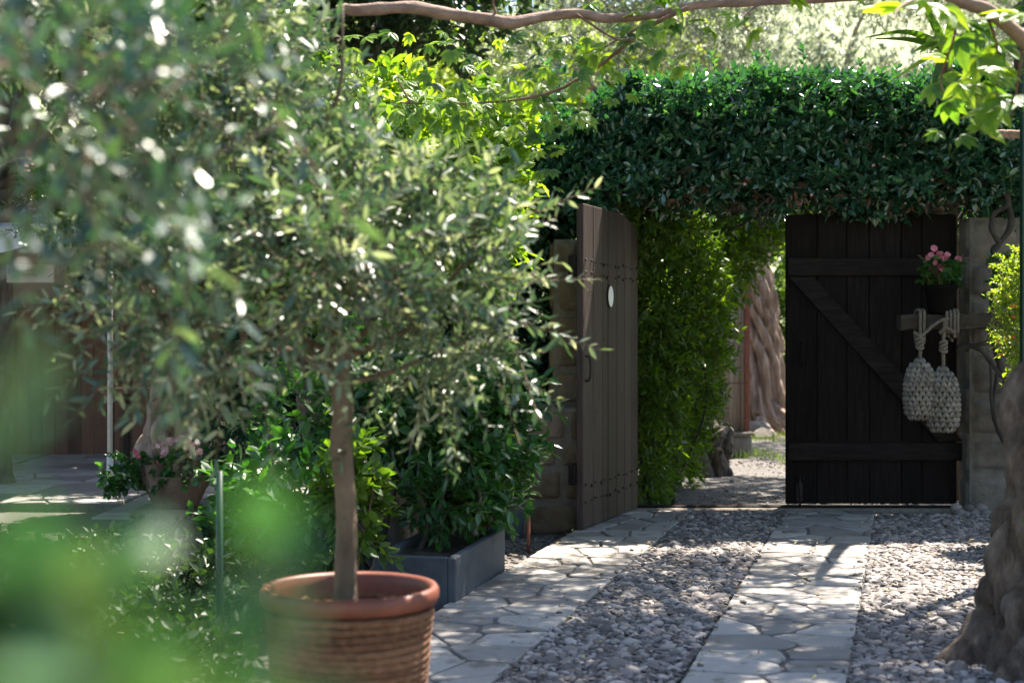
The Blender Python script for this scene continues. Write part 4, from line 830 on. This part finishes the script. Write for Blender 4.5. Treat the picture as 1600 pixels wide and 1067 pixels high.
# ------------------------------------------------------------------ potted olive in the foreground
PC = np.array([-.49, 4.3, -.03])
pt = thing('olive_pot', PC, 'large round pot wound with brown rope and a glossy red rim, foreground', 'pot')
mb = MB(); zr = .50
mb.lathe([(.001, 0), (.19, 0), (.20, .02), (.236, zr-.075), (.238, zr-.07)], PC, 64, 0)
mb.lathe([(.238, zr-.05), (.262, zr-.046), (.27, zr-.03), (.270, zr-.008), (.262, zr+.004), (.248, zr+.004), (.240, zr-.004), (.236, zr-.03), (.228, zr-.12)], PC, 72, 0)
mb.build('body', M['terracotta'], pt)
mb = MB(); zc = .02
while zc < zr-.055:
    rad = .20+.038*zc/(zr-.07)+.004; a = np.linspace(0, 6.2832, 97)[:-1]
    n_ = 72; th = np.arange(n_)/n_*6.2832
    rg = rng_(int(zc*1000)); V = []; rr_ = .0130
    nseg = 144; al = np.arange(nseg)/nseg*6.2832; wz = .003*np.sin(al*2+zc*40)+.0012*rg.normal(size=nseg); m_ = 8
    for i, q in enumerate(al):
        ph = np.arange(m_)/m_*6.2832; tw_ = 1+.16*np.sin(ph*3+q*30)
        V.append(np.c_[np.cos(q)*(rad+np.cos(ph)*rr_*tw_), np.sin(q)*(rad+np.cos(ph)*rr_*tw_), zc+wz[i]+np.sin(ph)*rr_*tw_])
    V = np.concatenate(V)+PC; k = np.arange(m_); i = np.arange(nseg)
    Fs = np.concatenate([np.stack([i_*m_+k, ((i_+1) % nseg)*m_+k, ((i_+1) % nseg)*m_+(k+1) % m_, i_*m_+(k+1) % m_], 1) for i_ in i])
    mb.add(V, Fs, 0, rg.random(), True); zc += .0215
mb.build('rope_winding', M['rope'], pt)
mb = MB(); V, Fq = grid(-.225, .225, -.225, .225, 30, 30, lambda X, Y: .395+.012*fbm(np.stack([X*20, Y*20, X*0], -1), 2)); 
k = np.hypot(V[:, 0], V[:, 1]) > .228; V[k] *= np.c_[.228/np.hypot(V[k, 0], V[k, 1]), .228/np.hypot(V[k, 0], V[k, 1]), np.ones(k.sum())]
mb.add(V+PC, Fq, 0, .5, True).build('soil', M['soil'], pt)
po = thing('olive_tree', PC+(0, 0, .4), 'young olive with a slim straight trunk growing in the rope wound pot', 'tree')
mb = MB(); tb = P(540, 925, 4.3)
gnarl(mb, [(tb[0], 4.3, .36, .044), (tb[0], 4.3, .45, .035), (*P(541, 790, 4.3), .030), (*P(533, 700, 4.3), .033), (*P(536, 640, 4.3), .030), (*P(528, 560, 4.3), .031), (*P(515, 430, 4.3), .026), (*P(500, 250, 4.3), .018)], 120, 32, 31, .10, 3, .5, .04)
ends = [((-.9, 4.3, 1.7), 600), ((-.25, 4.35, 1.75), 560), ((.02, 4.3, 1.50), 560), ((-.05, 4.3, 1.25), 600), ((-.7, 4.0, 2.0), 430), ((-.45, 4.5, 2.0), 430), ((-1.1, 4.1, 1.3), 560), ((-.95, 3.7, 1.15), 600), ((-.5, 3.8, 1.5), 560), ((-.5, 4.2, 2.2), 300)]
for i, (e, py) in enumerate(ends): limb(mb, P(535 if py > 500 else 515, py, 4.3), e, .011, .003, 600+i, .06, 12, 8)
mb.build('trunk', M['young_bark'], po)
ob = [(-.95, 4.3, 1.75, .32, .3, .28), (-.58, 4.35, 1.62, .24, .28, .22), (-.20, 4.3, 1.42, .20, .22, .17), (-.28, 4.35, 1.18, .24, .22, .10), (-.92, 4.1, 2.05, .26, .3, .2), (-.80, 4.5, 1.98, .18, .25, .16), (-1.0, 4.1, 1.35, .16, .25, .16), (-.85, 3.8, 1.25, .26, .25, .14), (-.5, 3.9, 1.45, .26, .25, .2), (-.24, 4.3, 1.56, .12, .15, .12), (-1.35, 4.2, 2.15, .22, .25, .14)]
crown(po, ob, 1080, [M['olive'], M['twig']], 623, .15, per=(12, 26), L=.047, W=.0115, gap=.52, tilt=.9, up=.6, droop=.15, tr=.0016)
mb = MB(); rg = rng_(630)
for a, b_, e in (((855, 430), (950, 500), 1), ((800, 520), (905, 602), 1), ((835, 330), (878, 250), 0), ((790, 350), (870, 330), 0), ((800, 440), (905, 415), 1), ((770, 560), (860, 575), 0), ((720, 470), (930, 512), 1), ((780, 600), (850, 665), 0), ((600, 230), (640, 130), 0), ((690, 330), (780, 280), 0)):
    p0, p1 = P(*a, 4.45), P(*b_, 4.3); L_ = np.linalg.norm(p1-p0); k = int(L_/.016); dd = (p1-p0)/L_
    mb = MB(); shoots(mb, rg, p0[None], dd[None], (k, k+2), .046, .0125, .7, .02, 0, tr=.0022); mb.build('long_shoot', [M['olive'], M['twig']], po)

# second olive, nearer the lens at the left (strongly out of focus)
no = thing('olive_tree', (-1.25, 1.75, 0), 'out of focus olive branches filling the upper left, closest to the camera', 'tree')
mb = MB(); gnarl(mb, [(-1.25, 1.75, -.1, .10), (-1.22, 1.75, .5, .08), (-1.15, 1.75, 1.1, .07), (-1.05, 1.8, 1.6, .05), (-.9, 1.9, 2.1, .03)], 60, 30, 44, .15)
for i, e in enumerate(((-.45, 1.9, 1.62), (-.6, 1.6, 1.5), (-.35, 2.2, 1.55), (-.75, 2.2, 1.75))): limb(mb, (-1.12, 1.76, 1.15+.06*i), e, .007, .002, 700+i, .06, 12)
mb.build('trunk', M['bark'], no)
nb = [(-.66, 2.0, 1.62, .22, .3, .12), (-.55, 1.75, 1.50, .16, .2, .10), (-.50, 2.2, 1.36, .14, .25, .07), (-.9, 2.4, 1.72, .3, .35, .14), (-.45, 2.2, 1.62, .14, .2, .10)]
crown(no, nb, 120, [M['near_olive'], M['twig']], 720, .1, per=(8, 16), L=.050, W=.014, gap=.6, up=.1, tr=.0016)

# leafy plant right against the lens, bottom left
ns = thing('garden_shrub', (-.3, .6, 0), 'blurred fresh green shrub close to the lens at lower left', 'shrub')
mb = MB(); rg = rng_(800)
for k in range(10): limb(mb, (-.3+.03*rg.normal(), .6, 0), (-.17+.04*rg.normal(),   .42+.03*rg.normal(), .99+.03*rg.normal()), .006, .003, 800+k)
mb.build('stems', M['lush'], ns)
crown(ns, [(-.155, .42, 1.135, .012, .04, .04), (-.145, .40, 1.11, .02, .04, .03), (-.13, .42, 1.085, .03, .05, .035), (-.10, .44, 1.07, .03, .05, .03), (-.15, .46, 1.11, .03, .06, .025), (-.075, .42, 1.06, .02, .04, .02), (-.07, .45, 1.11, .006, .02, .02)], 92, [M['near_leaf'], M['twig']], 821, .1, name='foliage', per=(3, 5), L=.022, W=.013, gap=.5, tilt=1.2)
crown(ns, [(-.17, .42, 1.03, .07, .07, .08), (-.14, .44, 1.04, .05, .07, .05), (-.18, .50, 1.07, .06, .08, .07), (-.12, .42, 1.01, .05, .06, .04), (-.2, .38, 1.0, .08, .08, .06), (-.17, .40, 1.09, .04, .06, .05)], 36, [M['near_leaf'], M['twig']], 820, .1, name='foliage', per=(4, 7), L=.030, W=.017, gap=.6, tilt=1.2)

# ------------------------------------------------------------------ planter trough and its neighbours
FR = np.array([-.257, 6.48]); u = unit(np.array([.212, 1.0])); v = np.array([-u[1], u[0]]); LX, WX, hz = 1.06, .40, .275
tp = thing('planter_trough', (*(FR+u*.5+v*.2), -.05), 'long dark grey concrete trough beside the paved strip', 'planter')
mb = MB(); an = math.atan2(u[1], u[0])
for (lc, wc, ls_, ws) in ((LX/2, .02, LX, .04), (LX/2, WX-.02, LX, .04), (.02, WX/2, .04, WX-.08), (LX-.02, WX/2, .04, WX-.08)):
    c = FR+u*lc+v*wc; mb.box((*c, -.05+hz/2), (ls_, ws, hz), an, bevel=.006)
mb.build('walls', M['concrete'], tp)
mb = MB(); c = FR+u*LX/2+v*WX/2; V, Fq = grid(-LX/2+.03, LX/2-.03, -WX/2+.03, WX/2-.03, 40, 18, lambda X, Y: .02*fbm(np.stack([X*12, Y*12, X*0], -1), 5)); mb.add(V, Fq, 0, .5, True); xform(mb, (*c, hz-.09), an); mb.build('soil', M['soil'], tp)
js = thing('trough_shrub', (*c, hz-.09), 'leafy glossy shrub with crooked grey stems growing in the concrete trough', 'shrub')
mb = MB(); Yt = 7.0
for pts in ([(655, 862), (668, 820), (655, 775), (620, 735), (612, 700)], [(664, 800), (655, 760), (655, 728), (664, 735)], [(690, 850), (685, 800), (700, 740), (690, 680)], [(740, 835), (750, 780), (730, 700)], [(700, 850), (660, 790), (640, 730), (650, 660)]):
    mb.tube(spline([(*P(a, b_, Yt), 0) for a, b_ in pts], 26)[:, :3], np.linspace(.013, .007, 26), 8)
mb.build('stems', M['bark'], js)
jb = [(*P(690, 780, 7.0), .16, .18, .08), (*P(745, 775, 7.3), .16, .2, .10), (*P(720, 720, 7.3), .30, .25, .16), (*P(660, 690, 7.2), .24, .22, .16), (*P(790, 700, 7.6), .16, .2, .22), (*P(770, 620, 7.6), .26, .2, .2), (*P(690, 620, 7.3), .3, .25, .16), (*P(600, 620, 7.4), .16, .2, .14)]
crown(js, jb, 1250, [M['shrub'], M['twig']], 900, .25, name='foliage', per=(5, 9), L=.065, W=.028, gap=.55, up=.2)
gk = thing('olive_tree', P(605, 870, 8.1), 'dark gnarled old trunk standing behind the concrete trough', 'tree')
mb = MB(); g0 = P(610, 880, 8.1); gnarl(mb, [(g0[0], 8.1, -.1, .26), (g0[0]-.02, 8.1, .15, .19), (g0[0]-.05, 8.1, .5, .16), (g0[0]-.10, 8.1, 1.0, .15), (g0[0]-.1, 8.1, 1.6, .12), (g0[0]-.2, 8.2, 2.4, .08)], 130, 70, 61, .40, 6); mb.build('trunk', M['bark'], gk)
crown(gk, [(g0[0]-.5, 8.3, 2.5, .4, .4, .3)], 300, [M['olive'], M['twig']], 905, .2, per=(10, 16), L=.055, W=.014, gap=.55)
def pot(name, c, r, h, mat, label, cat, leaves=None, seed=0, spread=.12, Lf=.06, tall=.25):
    o = thing(name, c, label, cat); MB().lathe([(.001, 0), (r*.7, 0), (r*.72, .01), (r*.95, h*.82), (r*1.04, h*.83), (r*1.06, h), (r*.97, h), (r*.93, h*.85), (.001, h*.84)], c, 28).build('pot', M[mat], o)
    if leaves:
        c = np.asarray(c); crown(o, [(c[0], c[1], c[2]+h+tall*.5, spread, spread, tall*.5), (c[0]-spread*.3, c[1], c[2]+h+tall*.9, spread*.8, spread, tall*.35)], 120, [M[leaves], M['twig']], seed, .1, name='foliage', per=(5, 8), L=Lf, W=Lf*.5, gap=.55)
        m2 = MB(); [limb(m2, c+(0, 0, h*.8), c+rng_(seed+k).normal(size=3)*(spread*.5, spread*.5, .03)+(0, 0, h+tall), .005, .002, seed+k) for k in range(4)]; m2.build('stem', M['twig'], o)
    return o
pot('plant_pot', (P(558, 0, 6.2)[0], 6.2, .0), .085, .17, 'terracotta', 'small red pot with a thin climbing plant behind the olive trunk', 'plant pot', 'lush', 21, .10, .06, .55)
pot('plant_pot', (P(770, 0, 9.2)[0], 9.2, -.05), .10, .18, 'terracotta', 'red pot half hidden by leaves behind the far end of the trough', 'plant pot', 'shrub', 22, .12, .06, .2)
bc = (P(800, 0, 9.15)[0]-.02, 9.15, -.05); bo = thing('bucket', bc, 'grey blue bucket standing against the foot of the stepped stone pillar', 'bucket')
MB().lathe([(.001, 0), (.085, 0), (.11, .24), (.116, .245), (.116, .255), (.105, .255), (.08, .02), (.001, .02)], bc, 28).build('body', M['bucket'], bo)
MB().tube([(bc[0]+.11*math.cos(a), bc[1]+.02, bc[2]+.24-.10*math.sin(a)) for a in np.linspace(0, 3.14, 16)], .003, 6).build('handle', M['iron'], bo)
s0 = np.array([(825-800)/F*8.4, 8.4, -.07]); MB().tube([s0, s0+(.004, 0, .25)], .010, 8).build('metal_stake', M['rust'], loc=s0, label='short rusty metal stake stuck in the soil by the paved strip', category='stake')
g1 = P(343, 735, 5.2); MB().tube([(g1[0], 5.2, -.08), (g1[0], 5.2, g1[2])], .013, 12).build('green_stake', M['green_paint'], loc=(g1[0], 5.2, 0), label='thin dark green upright stake left of the rope wound pot', category='stake')

# low shrubs at the left, in the mid distance
lowb = [((-1.5, 6.2), .28, 'low shrub with small pale leaves left of the rope wound pot'), ((-2.0, 6.6), .24, 'low dark shrub at the left, below the stone bowl'), ((-1.75, 7.7), .16, 'low shrub between the stone bowl and the trough'), ((-3.0, 7.4), .26, 'low green shrub by the white post'), ((-1.15, 6.9), .2, 'small leafy clump just behind the rope wound pot'), ((-1.75, 5.2), .32, 'low shrub at the bottom edge, left of the dark green stake'), ((-1.35, 4.9), .28, 'low shrub at the bottom edge, between stake and pot'), ((-2.3, 5.6), .3, 'low shrub at the left edge of the frame')]
for i, ((x, y), h, lab) in enumerate(lowb):
    o = thing('low_shrub', (x, y, -.05), lab, 'shrub', 'low shrubs of the left bed')
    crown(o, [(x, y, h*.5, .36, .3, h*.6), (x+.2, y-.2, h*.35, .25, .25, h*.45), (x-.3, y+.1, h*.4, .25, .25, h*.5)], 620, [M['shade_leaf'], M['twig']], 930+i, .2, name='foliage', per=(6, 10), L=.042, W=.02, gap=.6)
rg = rng_(940)
for i, (px, pyt, Y, lab) in enumerate(((585, 560, 7.7, 'leafy climber hanging beside the dark gnarled trunk'), (470, 640, 7.2, 'broad leaved green bush left of the potted olive trunk'), (430, 760, 6.6, 'lime green bush at the left of the rope wound pot'))):
    c = P(px, pyt, Y); o = thing('garden_bush', (c[0], Y, -.05), lab, 'bush')
    crown(o, [(c[0], Y, c[2]*.95, .28, .25, .22)]+([(c[0]-.1, Y, c[2]*.5, .26, .25, .25), (c[0]+.05, Y, c[2]*.2, .2, .2, .16)] if i else []), 170, [M['shrub'], M['twig']], 941+i, .2, name='foliage', per=(5, 8), L=.07, W=.036, gap=.55)
    m2 = MB(); [limb(m2, (c[0], Y, -.08), (c[0]+rg.normal()*.12, Y+rg.normal()*.1, c[2]*rg.uniform(.5, 1)), .010, .004, 950+k) for k in range(6)]; m2.build('stems', M['vine'], o)

# stone bowl with old olive and flowers on its block
SB = np.array([(275-800)/F*9.4, 9.4, .115])
MB().box((SB[0]-.06, 9.45, .025), (.42, .42, .18), bevel=.02).add(*(lambda V, Fq: (V, Fq))(*grid(SB[0]-.2, SB[0]+.2, 9.3, 9.6, 3, 3, lambda X, Y: X*0+.10))).build('stone_block', M['block'], loc=(SB[0], 9.4, 0), label='low rough stone block carrying the bowl with the old olive', category='stone block')
sb = thing('stone_bowl', SB, 'wide brown stone bowl planted with pink flowers and an old olive', 'planter')
MB().lathe([(.001, 0), (.13, 0), (.15, .02), (.205, .14), (.225, .20), (.225, .22), (.205, .22), (.19, .17), (.001, .165)], SB, 40, wob=.05).build('bowl', M['block'], sb)
gd = thing('olive_tree', SB+(0, 0, .17), 'old twisted olive trunk rising from the stone bowl', 'tree'); mb = MB()
gnarl(mb, [(SB[0]-.06, 9.42, .24, .20), (SB[0]-.06, 9.42, .42, .17), (SB[0]-.03, 9.42, .62, .145), (SB[0]+.01, 9.42, .85, .14), (SB[0]+.03, 9.42, 1.1, .13), (SB[0]+.1, 9.42, 1.6, .07)], 120, 80, 62, .48, 7, 2.2)
gnarl(mb, [(SB[0]-.22, 9.35, .26, .05), (SB[0]-.17, 9.35, .5, .045), (SB[0]-.12, 9.38, .75, .04), (SB[0]-.05, 9.4, 1.05, .03)], 50, 24, 63, .3)
limb(mb, (SB[0]+.02, 9.42, 1.0), (SB[0]+.6, 9.5, 1.9), .05, .02, 5); limb(mb, (SB[0]+.02, 9.42, 1.1), (SB[0]-.6, 9.5, 2.0), .05, .02, 6); mb.build('trunk', M['pale_bark'], gd)
crown(gd, [(SB[0]+.5, 9.5, 2.1, .5, .4, .35), (SB[0]-.5, 9.5, 2.1, .5, .4, .35), (SB[0], 9.5, 2.4, .5, .4, .35)], 1100, [M['olive'], M['twig']], 960, .15, per=(10, 16), L=.055, W=.014, gap=.55)
mb = MB(); rg = rng_(15)
p, d = blob_pts(rg, [(SB[0]-.12, 9.2, .36, .16, .1, .09), (SB[0]+.1, 9.2, .40, .14, .1, .10), (SB[0]-.33, 9.2, .34, .14, .12, .12)], 130, .2); shoots(mb, rg, p, d, (3, 6), .04, .032, .5, T=BT, TF=BF); mb.build('foliage', [M['shrub'], M['twig']], sb)
mb = MB()
for _ in range(46):
    a = rg.uniform(0, 3.1); rr_ = rg.uniform(.5, 1); blossom(mb, rg, P(278+36*math.cos(a)*rr_, 712-34*math.sin(a)*rr_, 9.15), .021, n=5)
mb.build('pale_blossoms', M['pale_petal'], sb)
mb = MB()
for q in ((213, 707), (216, 711), (210, 703), (245, 722)): blossom(mb, rg, P(*q, 9.1), .022, n=5)
mb.build('pink_blossoms', M['petal'], sb)

# white post, awning, sign, pavilion
wp = P(172, 780, 11.2); MB().tube([(wp[0], 11.2, -.06), (wp[0], 11.2, .32)], .026, 14).tube([(wp[0], 11.2, .32), (wp[0], 11.2, 2.25)], .021, 14).build('white_post', M['white_paint'], loc=(wp[0], 11.2, 0), label='slim white metal post holding up the awning', category='post')
aw = thing('awning', (-4.2, 12, 2.1), 'white canvas awning over the courtyard seating at far left', 'awning')
V, Fq = grid(-6.2, -3.05, 11.2, 13.6, 40, 14, lambda X, Y: 2.12+.16*(Y-11.2)+.03*np.sin(X*5)*np.cos((Y-11.2)*1.2)); V2 = V-(0, 0, .006)
MB().add(V, Fq, 0, .5, True).add(V2, Fq[:, ::-1], 0, .5, True).build('canvas', M['canvas'], aw)
mb = MB(); X = np.linspace(-6.2, -3.05, 60); zt = 2.118+.03*np.sin(X*5); zb = zt-.17-.015*np.cos(X*14)
V = np.vstack([np.c_[X, X*0+11.19, zt], np.c_[X, 11.18+.012*np.sin(X*18), zb]]); i = np.arange(59); mb.add(V, np.stack([i, i+1, i+61, i+60], 1), 0, .5, True).build('valance', M['canvas'], aw)
mb = MB(); mb.tube([(-6.25, 11.21, 2.10), (-3.0, 11.21, 2.10)], .02, 10); mb.tube([(-3.05, 11.2, 2.1), (-3.05, 13.6, 2.48)], .018, 8); mb.build('frame', M['white_paint'], aw)
sg = thing('hanging_sign', P(46, 426, 11.6), 'small pale sign board with mirrored dark lettering hanging under the awning', 'sign')
a, c = P(11, 413, 11.6), P(84, 441, 11.6); sw, sh = c[0]-a[0], a[2]-c[2]
MB().box(((a[0]+c[0])/2, 11.6, (a[2]+c[2])/2), (sw, .018, sh), bevel=.003).build('board', M['sign'], sg)
def text_mesh(body, size, x, z, y, parent, name='lettering'):
    cu = bpy.data.curves.new('txt', 'FONT'); cu.body = body; cu.size = size; cu.extrude = .001
    to = bpy.data.objects.new('txt', cu); COL.objects.link(to); bpy.context.view_layer.update()
    me = bpy.data.meshes.new_from_object(to.evaluated_get(bpy.context.evaluated_depsgraph_get())); bpy.data.objects.remove(to)
    V = np.array([v_.co[:] for v_ in me.vertices]); Fs = [tuple(p_.vertices) for p_ in me.polygons]
    V = np.c_[x-V[:, 0], y-V[:, 2], z+V[:, 1]]; return MB().add(V, Fs).build(name, M['ink'], parent)   # x is negated: the writing faces the other way
text_mesh('OPEN', .055, P(31, 0, 11.6)[0], P(0, 426, 11.6)[2], 11.587, sg)
mb = MB(); rg = rng_(6)
for row in range(2):
    for k in range(8):
        x0 = P(37+k*2.9, 0, 11.6)[0]; z0 = P(0, 422+row*6, 11.6)[2]; hh = rg.uniform(.010, .024)
        mb.box((x0, 11.588, z0), (.004, .004, hh)); 
        if k % 2: mb.box((x0+.006, 11.588, z0-hh/2+.002), (.009, .004, .004))
        elif k % 3 == 0: mb.box((x0+.006, 11.588, z0+hh/2-.002), (.009, .004, .004))
mb.build('small_lettering', M['ink'], sg)
for px in (20, 75): MB().tube([P(px, 413, 11.6), P(px, 372, 11.4)], .003, 6).build('cord', M['hemp'], sg)
pv = thing('pavilion', (-5, 15.2, 0), 'timber clad pavilion in deep shade behind the courtyard seating', 'building')
mb = MB(); x = -9.
rg = rng_(16)
while x < -1.7: mb.box((x+.07, 15.4, .75), (.134, .03, 1.6), bevel=.004, rnd=rg.random()); x += .14
mb.build('boarding', M['brown_wood'], pv)
MB().box((-5.35, 15.46, 2.15), (7.3, .05, 1.2), bevel=.01).build('upper_wall', M['beige'], pv)
MB().box((-5.35, 15.30, 1.585), (7.4, .28, .06), bevel=.01).build('ledge', M['brown_wood'], pv)
V, Fq = grid(-9.3, -1.4, 14.7, 17.5, 50, 12, lambda X, Y: 2.75+.35*(Y-14.7)+.025*np.abs(np.sin(X*9))); MB().add(V, Fq).add(V-(0, 0, .05), Fq[:, ::-1]).build('roof', M['roof'], pv)
for xw in (-7.6, -5.9, -4.3, -2.7):
    f = MB(); 
    for (dx, dz, sx_, sz) in ((0, .36, .9, .06), (0, -.36, .9, .06), (-.42, 0, .06, .66), (.42, 0, .06, .66), (0, 0, .04, .66)): f.box((xw+dx, 15.42, 2.12+dz), (sx_, .04, sz), bevel=.004)
    fo = f.build('window', M['brown_wood'], pv); MB().box((xw, 15.428, 2.12), (.82, .01, .68)).build('pane', M['glass'], fo)
for xs_ in (-9.0, -1.75): MB().box((xs_, 15.2, 1.3), (.14, .14, 2.8), bevel=.01).build('corner_post', M['brown_wood'], pv)
tb_ = thing('wooden_table', (-3.2, 13.6, 0), 'red brown wooden table under the awning, left of the old olive', 'table')
MB().box((-3.2, 13.6, .74), (1.3, .7, .045), bevel=.008).build('tabletop', M['brown_wood'], tb_)
for dx in (-.56, .56):
    for dy in (-.28, .28): MB().box((-3.2+dx, 13.6+dy, .335), (.06, .06, .765), bevel=.006).build('leg', M['iron'], tb_)
